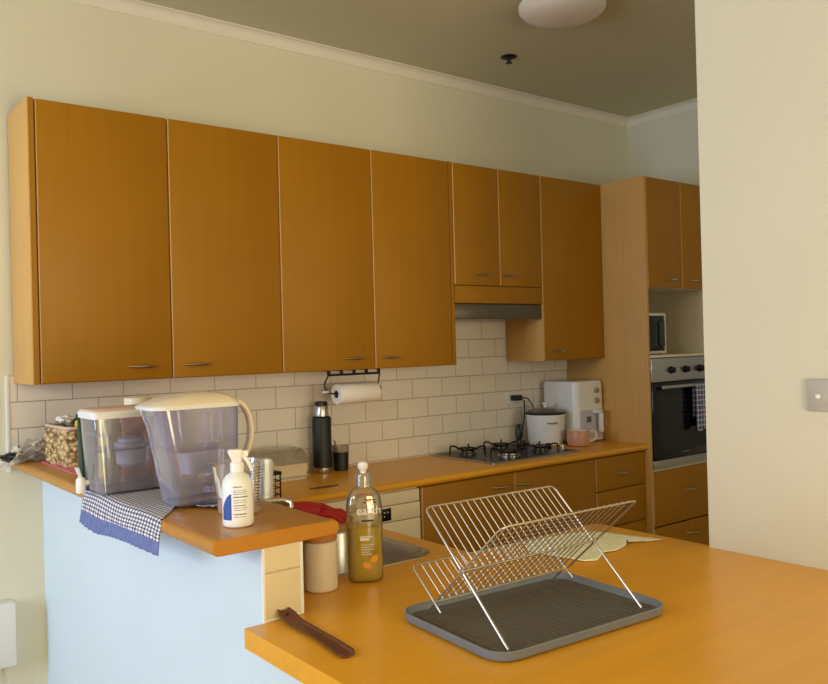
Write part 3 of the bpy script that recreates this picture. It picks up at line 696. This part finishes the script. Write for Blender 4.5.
b = BM(); loft(b, [pring(z0+.250, .006, .234, -1.509, -1.354, .028, .033), pring(z0+.258, .004, .235, -1.511, -1.352, .029, .034), pring(z0+.261, .008, .233, -1.508, -1.355, .028, .031)], False, False); part('lid_rim', b, white_m, t, 'white rim of the lid')
b = BM(); loft(b, [pring(z0+.2605, .008, .233, -1.508, -1.355, .028, .031), pring(z0+.264, .012, .232, -1.506, -1.357, .028, .03), pring(z0+.276, .042, .220, -1.495, -1.366, .03, .016), pring(z0+.286, .080, .195, -1.475, -1.388, .028, .0), pring(z0+.289, .115, .165, -1.455, -1.408, .02)], False, True); part('lid', b, beige_m, t, 'pale beige domed lid')
b = BM(); rings = []
for i in range(15):
    u = i/14; a = PI/2-u*PI
    cx_ = .229+.062*max(0, math.cos(a))**.8; cz_ = z0+.178+.083*math.sin(a)
    nx, nz = math.cos(a), math.sin(a); w_ = .013; hh = .0075
    rings.append([(cx_+nx*hh*sx, -1.435+w_*sy, cz_+nz*hh*sx) for sx, sy in ((1, -.6), (1, .6), (.5, 1), (-.5, 1), (-1, .6), (-1, -.6), (-.5, -1), (.5, -1))])
loft(b, rings); part('handle', b, beige_m, t, 'pale loop handle')

# ------------------------------------------------------------------ water tank with tap
t = thing('water_tank', 'smoky rectangular water filter tank with pinkish lid and white tap', 'water dispenser', (.11, -1.08, CAP+.004))
TX = lambda z: -.028-.016*(z-CAP)/.24
z0 = CAP+.006
def tring(z, e=0.): return (z, TX(z)+e, .262-e, -1.150+e, -1.005-e, .018)
b = BM(); rloft(b, [tring(z0, .008), tring(z0+.006), tring(z0+.10), tring(z0+.215)], True, False); part('tank', b, tank_m, t)
b = BM(); rloft(b, [tring(z0+.120, .004), tring(z0+.124, .004)], True, True)
rloft(b, [(z0+.165, TX(z0+.17)+.006, TX(z0+.17)+.03, -1.146, -1.01, .01), (z0+.170, TX(z0+.17)+.006, TX(z0+.17)+.03, -1.146, -1.01, .01)])
box(b, .0, .006, -1.147, -1.143, z0+.01, z0+.165); box(b, -.012, -.008, -1.147, -1.143, z0+.01, z0+.165)
part('inner_reservoir', b, tankd_m, t)
b = BM(); rloft(b, [tring(z0+.004, .01), tring(z0+.030, .006)], True, True); part('base_water', b, tankd_m, t)
b = BM(); lathe(b, .080, -1.085, [(.026, z0+.065), (.040, z0+.075), (.043, z0+.115), (.046, z0+.126), (.046, z0+.134), (.036, z0+.140), (.036, z0+.147), (.018, z0+.152), (0, z0+.153)], 24); part('filter_cartridge', b, filt_m, t)
b = BM(); e = -.004
rloft(b, [tring(z0+.213, e), tring(z0+.228, e-.001), tring(z0+.233, e+.003)], False, False); rl = part('lid_rim', b, white_m, t, 'white lid rim')
b = BM(); rloft(b, [tring(z0+.2325, e+.003), tring(z0+.238, .004), tring(z0+.241, .02), tring(z0+.2415, .06)], False, True); part('lid', b, cork_m, t, 'pinkish beige lid top')
b = BM(); lathe(b, -.052, -1.045, [(.012, CAP+.004), (.0135, CAP+.008), (.0135, CAP+.040), (.010, CAP+.048), (0, CAP+.05)], 20)
tube(b, [(-.028, -1.045, CAP+.032), (-.050, -1.045, CAP+.032)], .008, 12); tp = part('tap', b, white_m, t, 'small white tap')
b = BM(); loft(b, [[(x-.052+o_, y*sc-1.045, z) for x, y in rrect(-.004, .004, -.010, .010, .002)] for z, o_, sc in ((CAP+.046, 0, .5), (CAP+.060, -.004, .8), (CAP+.078, -.010, 1.2))]); part('lever', b, white_m, tp)

# ------------------------------------------------------------------ gingham tea towel draped over bar top
b = BM(); r = th/2+.0022
path = []
for x in (.235, .20, .17, .14, .11, .085, .06, .04, .02, .005): path.append((x, CAP+.0022, 0))
for k in range(1, 9): a = PI/2+k*PI/16; path.append((xa+th/2+r*math.cos(a), CAP-th/2+r*math.sin(a), 0))
nf = len(path)
for k in range(1, 15): path.append((xa-.0025-.006*k/14, CAP-th/2-.0056*k, k/14))
yfar = lambda u: -.985
def ynear(x, i):
    pts = ((.235, -1.50), (.18, -1.548), (.14, -1.552), (.11, -1.515), (.085, -1.43), (.06, -1.455), (.02, -1.52), (-.022, -1.575))
    if x >= .235: return pts[0][1]
    for (xa_, ya_), (xb_, yb_) in zip(pts, pts[1:]):
        if x >= xb_: u = (xa_-x)/(xa_-xb_); return ya_+(yb_-ya_)*u
    return -1.578
rows = []; uvs = []; NY = 90; s = 0; prev = None; sl = []
for k, (x, z, h_) in enumerate(path):
    if prev: s += math.hypot(x-prev[0], z-prev[1])
    prev = (x, z); sl.append(s)
for i in range(NY+1):
    u = i/NY; row = []; ur = []
    for k, (x, z, h_) in enumerate(path):
        yn = ynear(x, k); y = -.968+(yn+.968)*u
        dx = 0; dz = 0
        if h_ > 0:
            dx = -.0022*h_*(1+math.sin(u*120+1.5*math.sin(u*17)))-.004*h_*(1+math.sin(u*11))
            tb = ((0, .004), (.27, -.006), (.5, .006), (.7, .016), (1.01, .014))
            for (ua, da), (ub, db) in zip(tb, tb[1:]):
                if ua <= u <= ub: dz = h_*(da+(db-da)*(u-ua)/(ub-ua))
        elif x > 0:
            # soft wrinkles, with a raised fold near the near edge
            dz = .0012*(1+noise.noise(Vector((x*30, y*22, 1))))
            if u > .9 and .06 < x < .16: dz += .006*(u-.9)/.1
        row.append((x+dx, y, z+dz)); ur.append((sl[k]+.003*math.sin(u*9), y+.004*math.sin(k*.5)))
    rows.append(row); uvs.append(ur)
F = sheet_grid(b, rows, uvs)
hem0 = nf+7-1
for f, i, j in F:
    if j >= hem0: f.material_index = 1
single('tea_towel', 'gingham tea towel with blue hem draped over the bar top edge', 'tea towel', b, [ging_m, hem_m], (.05, -1.25, CAP), solid=.0016)

# ------------------------------------------------------------------ things at the far end of the bar top
t = thing('woven_basket', 'small woven seagrass basket on the bar top by the back wall', 'basket', (.16, -.35, CAP+.004), math.radians(4))
b = BM()
for k in range(7):
    z = .010+k*.0185; pts = rrect(-.095, .095, -.125, .125, .03, 5); n = len(pts); dense = []
    for i in range(n):
        a, c = Vector(pts[i]), Vector(pts[(i+1) % n]); m = max(1, int((c-a).length/.012))
        for q in range(m): dense.append(a.lerp(c, q/m))
    tube(b, [(p.x*(1+.03*math.sin(i*1.9+k*PI)), p.y*(1+.02*math.sin(i*1.9+k*PI)), z+.002*math.sin(i*2.3+k)) for i, p in enumerate(dense)], .0105, 6, True)
box(b, -.09, .09, -.12, .12, .001, .006); part('woven_wall', b, weave_m, t, world=False)
b = BM(); tube(b, [(x, y, .137) for x, y in rrect(-.098, .098, -.128, .128, .03, 5)], .006, 6, True); part('rim', b, cork_m, t, world=False)
def blob(bm, c, s, seed, amp=.25, sub=3):
    r = bmesh.ops.create_icosphere(bm, subdivisions=sub, radius=1)
    for v in r['verts']:
        d = v.co.normalized(); q = 1+amp*noise.noise(d*2.2+Vector((seed, 0, 0)))+amp*.5*noise.noise(d*6+Vector((0, seed, 0)))
        v.co = Vector((c[0]+d.x*s[0]*q, c[1]+d.y*s[1]*q, c[2]+d.z*s[2]*q))
b = BM(); blob(b, (.16, -.425, CAP+.150), (.05, .04, .03), 3, .3); single('snack_pouch', 'yellow pouch poking out of the woven basket', 'pouch', b, yellow_m, (.16, -.40, CAP+.12))
b = BM(); blob(b, (.18, -.322, CAP+.160), (.042, .042, .028), 9, .4); single('dark_pouch', 'crumpled black pouch lying on top of the woven basket', 'pouch', b, blackp_m, (.17, -.33, CAP+.13))
b = BM(); blob(b, (.115, -.275, CAP+.158), (.032, .036, .016), 5, .5); single('crumpled_paper', 'crumpled white paper at the left rim of the woven basket', 'paper', b, paper_m, (.115, -.27, CAP+.13))
b = BM(); rloft(b, [(CAP+.0005, .045, .27, -.63, -.19, .02), (CAP+.0035, .045, .27, -.63, -.19, .02)]); single('pink_mat', 'thin pink plastic mat under the woven basket', 'mat', b, pinkmat_m, (.15, -.4, CAP))
# plastic bag
t = thing('plastic_bag', 'crumpled clear plastic bag at the far left end of the bar top', 'bag', (.0, -.13, CAP+.001))
b = BM(); rows = []
for i in range(23):
    row = []
    for j in range(23):
        u, v = i/22, j/22; x = -.075+.30*u; y = -.17+.155*v
        z = CAP+.008+.062*math.sin(PI*min(1, u*1.02))**.8*math.sin(PI*v)**.6+.026*noise.noise(Vector((u*6, v*6, 2)))+.018*noise.noise(Vector((u*15, v*15, 5)))
        if x < -.02: z -= .4*(-.02-x)
        row.append((x+.012*noise.noise(Vector((u*9, v*9, 8))), min(-.014, y+.012*noise.noise(Vector((v*9, u*9, 11)))), max(z, CAP+.004) if x > -.02 else z))
    rows.append(row)
sheet_grid(b, rows); part('film', b, bag_m, t)
b = BM(); blob(b, (.0, -.11, CAP+.022), (.075, .05, .016), 4, .5); part('contents', b, blackp_m, t, 'black wrapper inside the bag')
b = BM(); blob(b, (.10, -.10, CAP+.028), (.05, .045, .02), 14, .5); part('contents', b, cork_m, t, 'pale wrapper inside the bag')
# things behind the tank
b = BM(); box(b, -.040, .012, -.990, -.980, CAP+.001, CAP+.232, .002); box(b, -.01, .012, -.981, -.94, CAP+.001, CAP+.004)
o = single('green_board', 'dark green upright board just behind the left end of the water tank', 'board', b, green_m, (-.01, -.98, CAP))
b = BM(); lathe(b, .072, -.915, [(.030, CAP+.001), (.032, CAP+.004), (.032, CAP+.205), (.029, CAP+.209), (0, CAP+.21)], 32); single('yellow_canister', 'pale yellow canister showing through the water tank', 'canister', b, paley_m, (.072, -.915, CAP))
t = thing('red_jar', 'red jar with pale lid standing behind the water tank and pitcher', 'jar', (.175, -.885, CAP))
b = BM(); lathe(b, .175, -.885, [(.044, CAP+.001), (.047, CAP+.006), (.047, CAP+.22), (.040, CAP+.23)], 32); part('jar', b, redp_m, t)
b = BM(); lathe(b, .175, -.885, [(.042, CAP+.23), (.042, CAP+.257), (.039, CAP+.26), (0, CAP+.26)], 32); part('lid', b, cream_m, t)

# ------------------------------------------------------------------ back worktop things
# bread box
t = thing('bread_box', 'clear lidded storage box with cream base left of the thermos', 'storage box', (1.08, -.12, H))
b = BM(); rloft(b, [(H+.001, .965, 1.195, -.20, -.05, .015), (H+.070, .958, 1.202, -.207, -.043, .018), (H+.075, .955, 1.205, -.21, -.04, .018)]); part('base', b, cream_m, t)
b = BM(); rloft(b, [(H+.076, .957, 1.203, -.208, -.042, .018), (H+.115, .962, 1.198, -.203, -.047, .022), (H+.140, .975, 1.185, -.19, -.06, .03), (H+.148, 1.0, 1.16, -.165, -.085, .03)], False, True); part('lid', b, boxlid_m, t, 'clear domed lid')
b = BM(); box(b, .958, 1.202, -.208, -.205, H+.012, H+.02); part('foot_strip', b, steel_m, t)
# thermos
t = thing('thermos_flask', 'tall black thermos flask with steel collar and black cap', 'thermos', (1.338, -.10, H))
b = BM(); lathe(b, 1.338, -.10, [(.042, H+.028), (.046, H+.032), (.046, H+.262), (.044, H+.268), (.036, H+.274)], 36); part('body', b, blackmat_m, t)
b = BM(); lathe(b, 1.338, -.10, [(.042, H+.0005), (.0435, H+.003), (.0435, H+.027), (.041, H+.029)], 36); part('base_ring', b, steel_m, t, 'polished steel foot')
b = BM(); lathe(b, 1.338, -.10, [(.034, H+.272), (.034, H+.318), (.031, H+.324)], 36); part('collar', b, steel_m, t, 'steel collar')
b = BM(); lathe(b, 1.338, -.10, [(.031, H+.322), (.0305, H+.34), (.028, H+.343), (0, H+.343)], 36); part('cap', b, blackp_m, t)
# dark glass + spoon
t = thing('tumbler', 'small black tumbler with a pale rim beside the thermos flask', 'cup', (1.449, -.09, H))
b = BM(); lathe(b, 1.449, -.09, [(.034, H+.0005), (.036, H+.003), (.040, H+.088), (.040, H+.09), (.037, H+.09), (.034, H+.012), (0, H+.01)], 32, False); part('cup', b, blackp_m, t)
b = BM(); lathe(b, 1.449, -.09, [(.0405, H+.090), (.0415, H+.120), (.0395, H+.120), (.038, H+.090)], 32, False); part('rim_band', b, boxlid_m, t, 'pale see-through rim band')
b = BM(); tube(b, [(1.456, -.085, H+.02), (1.432, -.095, H+.09), (1.404, -.105, H+.150)], [.004, .003, .004], 8); single('spoon', 'steel spoon standing in the small black tumbler', 'spoon', b, steel_m, (1.452, -.085, H+.02))
# black wire organiser
t = thing('wire_shelf', 'small black wire shelf just right of the measuring jug', 'shelf', (.63, -.735, H))
b = BM(); box(b, .52, .733, -.80, -.66, H+.138, H+.150, .002); part('shelf_top', b, blackp_m, t)
b = BM()
for x in (.525, .728):
    for y in (-.795, -.665): tube(b, [(x, y, H+.001), (x, y, H+.138)], .003, 6)
for z in (.04, .065, .09, .115): tube(b, [(.525, -.795, H+z), (.728, -.795, H+z), (.728, -.665, H+z), (.525, -.665, H+z)], .0022, 6, True)
for k in range(1, 9): tube(b, [(.525+k*.0228, -.795, H+.03), (.525+k*.0228, -.795, H+.138)], .0016, 6)
part('wire_frame', b, blackp_m, t)
# red rubber gloves on the far part of the sink worktop
t = thing('rubber_glove', 'red rubber glove lying limp at the far side of the sink', 'glove', (.71, -1.02, H))
b = BM(); rings = []
def lobe(bm, pts, r): tube(bm, pts, r, 10)
base = Vector((.60, -.98, H+.022))
lobe(b, [(.60, -.86, H+.030), (.655, -.95, H+.034), (.70, -1.02, H+.040), (.735, -1.075, H+.038)], [.028, .032, .034, .028])
for k in range(4):
    p = Vector((.728+.014*k, -1.088+.006*k, H+.034)); l = (.085, .095, .09, .075)[k]; d = Vector((.38+.10*k, -.9, 0)).normalized()
    lobe(b, [p-d*.01, p+d*l*.5+Vector((0, 0, .002)), p+d*l-Vector((0, 0, .02))], [.0125, .011, .008])
lobe(b, [(.715, -1.03, H+.045), (.76, -1.03, H+.050), (.79, -1.06, H+.034)], [.015, .012, .008])
part('glove', b, red_m, t)
# paper towel holder under cupboard
t = thing('towel_holder', 'black wire paper towel holder hooked under the wall cupboards', 'holder', (1.48, -.17, ZB))
b = BM(); ytop = -.195
tube(b, [(1.322, ytop, ZB-.024), (1.622, ytop, ZB-.024)], .0055, 8)
for k in range(5): box(b, 1.318+k*.0725, 1.332+k*.0725, ytop-.005, ytop+.005, ZB-.024, ZB-.001, .001); box(b, 1.318+k*.0725, 1.332+k*.0725, ytop-.005, ytop+.07, ZB-.006, ZB-.001)
tube(b, [(1.325, ytop, ZB-.024), (1.306, ytop-.003, ZB-.050), (1.296, ytop-.005, ZB-.070), (1.304, ytop-.006, ZB-.088), (1.316, ytop-.006, ZB-.106), (1.345, ytop-.006, ZB-.112), (1.622, ytop-.006, ZB-.112), (1.624, ytop-.006, ZB-.098), (1.606, ytop-.006, ZB-.080), (1.612, ytop-.004, ZB-.055), (1.620, ytop, ZB-.024)], .0038, 8)
part('wire_frame', b, blackp_m, t)
b = BM(); box(b, 1.284, 1.318, ytop-.012, ytop-.004, ZB-.106, ZB-.097, .001); part('end_clip', b, white_m, t)
t = thing('paper_towel', 'white roll of kitchen paper on the black holder', 'paper towel', (1.48, ytop-.006, ZB-.112))
b = BM(); n = 40; cz_ = ZB-.112-.004; cy_ = ytop-.006
def cyl_x(x, r): return [(x, cy_+r*math.cos(2*PI*k/n), cz_+r*math.sin(2*PI*k/n)) for k in range(n)]
loft(b, [cyl_x(1.362, .018), cyl_x(1.362, .047), cyl_x(1.364, .048), cyl_x(1.588, .048), cyl_x(1.590, .047), cyl_x(1.590, .018), cyl_x(1.362, .018)], False, False); part('roll', b, paper_m, t)
b = BM(); loft(b, [cyl_x(1.3615, .0182), cyl_x(1.3615, .0), cyl_x(1.3615, .0)][:1]+[cyl_x(1.3615, .006)], False, False); loft(b, [cyl_x(1.3615, .0182), cyl_x(1.5905, .0182)], False, False); part('core', b, blackp_m, t, 'dark core of the roll')

# power point + plug
t = thing('power_outlet', 'white power outlet on the tiles behind the rice cooker', 'power outlet', (2.715, -.01, 1.14))
b = BM(); box(b, 2.662, 2.772, -.018, -.0085, 1.140, 1.214, .002); part('plate', b, white_m, t)
b = BM(); box(b, 2.668, 2.678, -.021, -.018, 1.190, 1.206, .001); part('switch', b, white_m, t)
# rice cooker
RC = (2.824, -.172)
t = thing('rice_cooker', 'round white rice cooker beside the gas cooktop', 'rice cooker', (*RC, H))
b = BM(); lathe(b, *RC, [(.085, H+.001), (.096, H+.006), (.104, H+.03), (.112, H+.16), (.113, H+.18), (.107, H+.184)], 40); part('body', b, white_m, t)
b = BM(); lathe(b, *RC, [(.114, H+.180), (.116, H+.184), (.1155, H+.192), (.107, H+.195)], 40); part('rim', b, blackp_m, t, 'black rim')
b = BM(); lathe(b, *RC, [(.110, H+.193), (.100, H+.203), (.060, H+.216), (.02, H+.220), (0, H+.2205)], 40); ld = part('lid', b, boxlid_m, t, 'glass lid')
b = BM(); lathe(b, *RC, [(.010, H+.219), (.010, H+.232), (.018, H+.236), (.018, H+.246), (0, H+.249)], 20); part('lid_knob', b, white_m, ld)
b = BM(); d = Vector((-.45, -.89, 0)).normalized(); sd = Vector((-d.y, d.x, 0)); c0 = Vector((*RC, H+.135))+d*.110
tube(b, [c0-sd*.028, c0-sd*.024+d*.014, c0+sd*.024+d*.014, c0+sd*.028], .0045, 8); part('side_handle', b, steel_m, t)
b = BM(); tube(b, [(2.745, -.045, 1.175), (2.766, -.06, 1.155), (2.766, -.06, 1.08), (2.75, -.055, .99), (2.735, -.05, .93), (2.72, -.05, H+.02)], .004, 8)
tube(b, [(2.745, -.05, 1.178), (2.79, -.065, 1.170), (2.815, -.075, 1.135), (2.826, -.09, 1.088)], .0035, 8)
for s_, dx in ((1, 0), (-1, .012), (1, .02)):
    lp = [(2.712+dx+.018*math.sin(a)*s_, -.05-.004*s_, .975+.045*math.cos(a)) for a in [2*PI*k/16 for k in range(16)]]; tube(b, lp, .0035, 6, True)
tube(b, [(2.705, -.05, .93), (2.700, -.055, H+.022), (2.66, -.06, H+.018)], .005, 8)
cd = part('power_cord', b, blackp_m, t, 'looped black cord')
b = BM(); box(b, 2.688, 2.752, -.062, -.022, 1.160, 1.192, .006); part('plug', b, blackp_m, cd)
# air fryer
t = thing('air_fryer', 'white boxy air fryer against the oven tower side panel', 'air fryer', (3.06, -.15, H))
b = BM(); rloft(b, [(H+.008, 2.952, 3.198, -.296, -.035, .03), (H+.012, 2.947, 3.203, -.300, -.03, .032), (H+.10, 2.947, 3.204, -.302, -.03, .034), (H+.34, 2.947, 3.203, -.299, -.03, .034), (H+.362, 2.951, 3.199, -.295, -.035, .034), (H+.366, 2.962, 3.182, -.285, -.045, .03)]); part('casing', b, white_m, t)
for fx in (2.975, 3.17):
    for fy in (-.25, -.06):
        b = BM(); lathe(b, fx, fy, [(.01, H+.0005), (.01, H+.009)], 10); part('foot', b, blackp_m, t)
b = BM(); rloft(b, [(H+.025, 2.972, 3.178, -.307, -.20, .02), (H+.192, 2.972, 3.178, -.307, -.20, .02)]); bk = part('basket_drawer', b, filt_m, t, 'translucent basket drawer')
b = BM(); box(b, 3.115, 3.137, -.349, -.324, H+.060, H+.190, .005); box(b, 3.085, 3.137, -.349, -.3055, H+.172, H+.192, .005); part('handle', b, white_m, bk)
b = BM(); box(b, 3.03, 3.07, -.3085, -.307, H+.12, H+.155); part('print', b, ink_m, bk, 'grey printed square')
for kz in (.306, .246):
    b = BM(); kx = 3.125; n = 20
    loft(b, [[(kx+r0*math.cos(2*PI*k/n), y, H+kz+r0*math.sin(2*PI*k/n)) for k in range(n)] for r0, y in ((.017, -.2985), (.017, -.314), (.014, -.3175))]); part('knob', b, nickel_m, t, 'silver dial')
# mug
MG = (2.895, -.355)
t = thing('mug', 'wide pink mug with pale handle in front of the air fryer', 'mug', (*MG, H))
b = BM(); lathe(b, *MG, [(.045, H+.0005), (.058, H+.006), (.064, H+.03), (.064, H+.088), (.062, H+.091), (.060, H+.088), (.060, H+.02), (0, H+.012)], 36, False); part('body', b, pink_m, t)
b = BM(); lathe(b, *MG, [(.0592, H+.089), (.0592, H+.021), (0, H+.0135)], 36, False); part('lining', b, mugin_m, t, 'white inside')
b = BM(); d = Vector((.85, -.5, 0)).normalized(); pts = [Vector((*MG, H+.078))+d*.060, Vector((*MG, H+.084))+d*.086, Vector((*MG, H+.074))+d*.106, Vector((*MG, H+.050))+d*.110, Vector((*MG, H+.030))+d*.092, Vector((*MG, H+.020))+d*.058]
tube(b, pts, .0065, 8); part('handle', b, mugin_m, t)

# ------------------------------------------------------------------ gas cooktop
KX0, KX1, KY0, KY1 = 2.060, 2.715, -.528, -.040
t = thing('gas_cooktop', 'black gas cooktop with four burners set in the back worktop', 'cooktop', ((KX0+KX1)/2, (KY0+KY1)/2, H))
b = BM(); rloft(b, [(H+.0005, KX0, KX1, KY0, KY1, .008), (H+.007, KX0, KX1, KY0, KY1, .008), (H+.0085, KX0+.003, KX1-.003, KY0+.003, KY1-.003, .007)]); part('steel_frame', b, steel_m, t, 'stainless edge frame')
b = BM(); rloft(b, [(H+.0085, KX0+.012, KX1-.012, KY0+.012, KY1-.012, .006), (H+.0095, KX0+.012, KX1-.012, KY0+.012, KY1-.012, .006)]); part('hob_plate', b, black_m, t, 'black enamelled plate')
for bx_, by_, br_ in ((2.21, -.17, .036), (2.30, -.395, .050), (2.46, -.17, .042), (2.545, -.385, .034)):
    b = BM(); lathe(b, bx_, by_, [(br_+.012, H+.0095), (br_+.012, H+.014), (br_, H+.018), (br_, H+.026), (br_-.004, H+.028)], 28); bn = part('burner', b, steel_m if br_ > .045 else dsteel_m, t)
    b = BM(); lathe(b, bx_, by_, [(br_-.003, H+.027), (br_-.001, H+.033), (br_-.006, H+.036), (0, H+.036)], 28); part('burner_cap', b, black_m, bn)
    b = BM(); L = .095
    for k in range(4):
        a = PI/4+k*PI/2; ca, sa = math.cos(a), math.sin(a); 
        tube(b, [(bx_+ca*.025, by_+sa*.025, H+.038), (bx_+ca*L*.55, by_+sa*L*.55, H+.040), (bx_+ca*L*.75, by_+sa*L*.75, H+.050), (bx_+ca*L*.95, by_+sa*L*.95, H+.050), (bx_+ca*L, by_+sa*L, H+.044), (bx_+ca*L, by_+sa*L, H+.010)], .005, 6)
    tube(b, [(bx_+.052*math.cos(q*PI/12), by_+.052*math.sin(q*PI/12), H+.037) for q in range(24)], .004, 6, True)
    part('pan_support', b, black_m, t)
for k in range(4):
    b = BM(); lathe(b, 2.67, -.13-k*.10, [(.020, H+.0095), (.020, H+.013), (.016, H+.015), (.015, H+.034), (.012, H+.036), (0, H+.036)], 20); part('knob', b, nickel_m if k % 2 else blackp_m, t)

# thin dark oval lying on the back worktop
b = BM(); n = 20; loft(b, [[(1.125+.075*math.cos(2*PI*k/n), -.455+.018*math.sin(2*PI*k/n), z) for k in range(n)] for z in (H+.0002, H+.0018)]); single('dark_oval', 'small flat dark oval on the back worktop near its front edge', 'dark_oval', b, dwood_m, (1.125, -.455, H))

# ------------------------------------------------------------------ ceiling light, sprinkler, switch, heater
LC = (2.03, -1.075)
t = thing('ceiling_light', 'round opal glass ceiling light at the top of the picture', 'ceiling light', (*LC, CZ))
b = BM(); lathe(b, *LC, [(.15, CZ), (.15, CZ-.012), (.14, CZ-.016)], 48); part('base', b, white_m, t)
b = BM(); lathe(b, *LC, [(.185, CZ-.006), (.192, CZ-.016), (.190, CZ-.035), (.172, CZ-.055), (.13, CZ-.072), (.07, CZ-.081), (0, CZ-.083)], 48, False); part('shade', b, glow_m, t)
t = thing('sprinkler_head', 'small black sprinkler head on the ceiling above the cupboards', 'sprinkler', (2.33, -.44, CZ))
b = BM(); lathe(b, 2.33, -.44, [(.042, CZ), (.042, CZ-.004), (.03, CZ-.010), (.012, CZ-.012)], 28); part('escutcheon', b, blackp_m, t)
b = BM(); lathe(b, 2.33, -.44, [(.010, CZ-.011), (.010, CZ-.03), (.018, CZ-.032), (.018, CZ-.035), (0, CZ-.036)], 20); part('head', b, blackp_m, t)
t = thing('light_switch', 'light switch plate on the plain cream wall at the right', 'light switch', (XW, -2.52, 1.347))
b = BM(); box(b, XW-.010, XW-.0005, -2.572, -2.448, 1.307, 1.390, .003); part('plate', b, plate_m, t, 'pale grey plate')
for y in (-2.478, -2.535):
    b = BM(); box(b, XW-.014, XW-.009, y-.006, y+.006, 1.340, 1.351, .002); part('rocker', b, white_m, t)
t = thing('wall_heater', 'white box low on the back wall at the left edge', 'heater', (-.32, -.03, .30))
b = BM(); box(b, -.62, -.024, -.065, -.001, .318, .560, .006); part('casing', b, white_m, t)
b = BM(); tube(b, [(-.062, -.03, .318), (-.058, -.028, .25), (-.075, -.02, .15), (-.05, -.02, .05), (-.052, -.03, .006), (-.2, -.03, .006)], .004, 8); part('cord', b, ceramic_m, t)
b = BM(); box(b, XL, HW0, -.012, -.0005, 0, .09, .002); struct('baseboard_back', b, white_m, 'white skirting board along the dining part of the back wall', 'skirting')

# ------------------------------------------------------------------ light
W = bpy.data.worlds.new('world'); S.world = W; W.use_nodes = True
bg = W.node_tree.nodes['Background']; bg.inputs['Color'].default_value = (.62, .78, 1.0, 1); bg.inputs['Strength'].default_value = .3
def area(name, loc, rot, sx, sy, power, col):
    l = bpy.data.lights.new(name, 'AREA'); l.shape = 'RECTANGLE'; l.size = sx; l.size_y = sy; l.energy = power; l.color = col
    o = bpy.data.objects.new(name, l); C.objects.link(o); o.location = loc; o.rotation_euler = rot; return o
def window_light(name, a0, a1, z0, z1, side, power, col):
    m = .05
    if side == 'left': area(name, (XL-.06, (a0+a1)/2, (z0+z1)/2), (0, -PI/2, 0), z1-z0-2*m, a1-a0-2*m, power, col)
    else: area(name, ((a0+a1)/2, YF-.06, (z0+z1)/2), (PI/2, 0, 0), a1-a0-2*m, z1-z0-2*m, power, col)
window_light('dining_window_daylight', *A_, 'left', 90, (.76, .96, 1.42))
window_light('added_high_fill', *B_, 'left', 40, (1.08, .99, .72))  # added warm fill light, no such window known
window_light('door_daylight', *D_, 'front', 104, (1.2, .98, .62))
window_light('hall_window_daylight', *H_, 'front', 34, (1.14, .98, .74))

# ------------------------------------------------------------------ camera
P = dict(cx=-0.74834, cy=-3.50205, cz=1.50440, yaw=0.66443, pit=0.00344, rol=-0.02584, f=822.91728)
cyw, syw = math.cos(P['yaw']), math.sin(P['yaw'])
fwd = Vector((syw*math.cos(P['pit']), cyw*math.cos(P['pit']), math.sin(P['pit']))); rt = Vector((cyw, -syw, 0)); up = rt.cross(fwd)
c, s = math.cos(P['rol']), math.sin(P['rol']); r2 = c*rt+s*up; u2 = -s*rt+c*up
cam = bpy.data.cameras.new('camera'); cam.sensor_fit = 'HORIZONTAL'; cam.sensor_width = 36; cam.lens = P['f']*36/828; cam.clip_start = .05; cam.clip_end = 100
co = bpy.data.objects.new('camera', cam); C.objects.link(co)
M = Matrix(((r2.x, u2.x, -fwd.x, P['cx']), (r2.y, u2.y, -fwd.y, P['cy']), (r2.z, u2.z, -fwd.z, P['cz']), (0, 0, 0, 1))); co.matrix_world = M
S.camera = co
S.cycles.transparent_max_bounces = 40
vs = S.view_settings; vs.view_transform = 'Standard'; vs.look = 'None'; vs.gamma = 1; vs.use_curve_mapping = False; vs.exposure = -.3
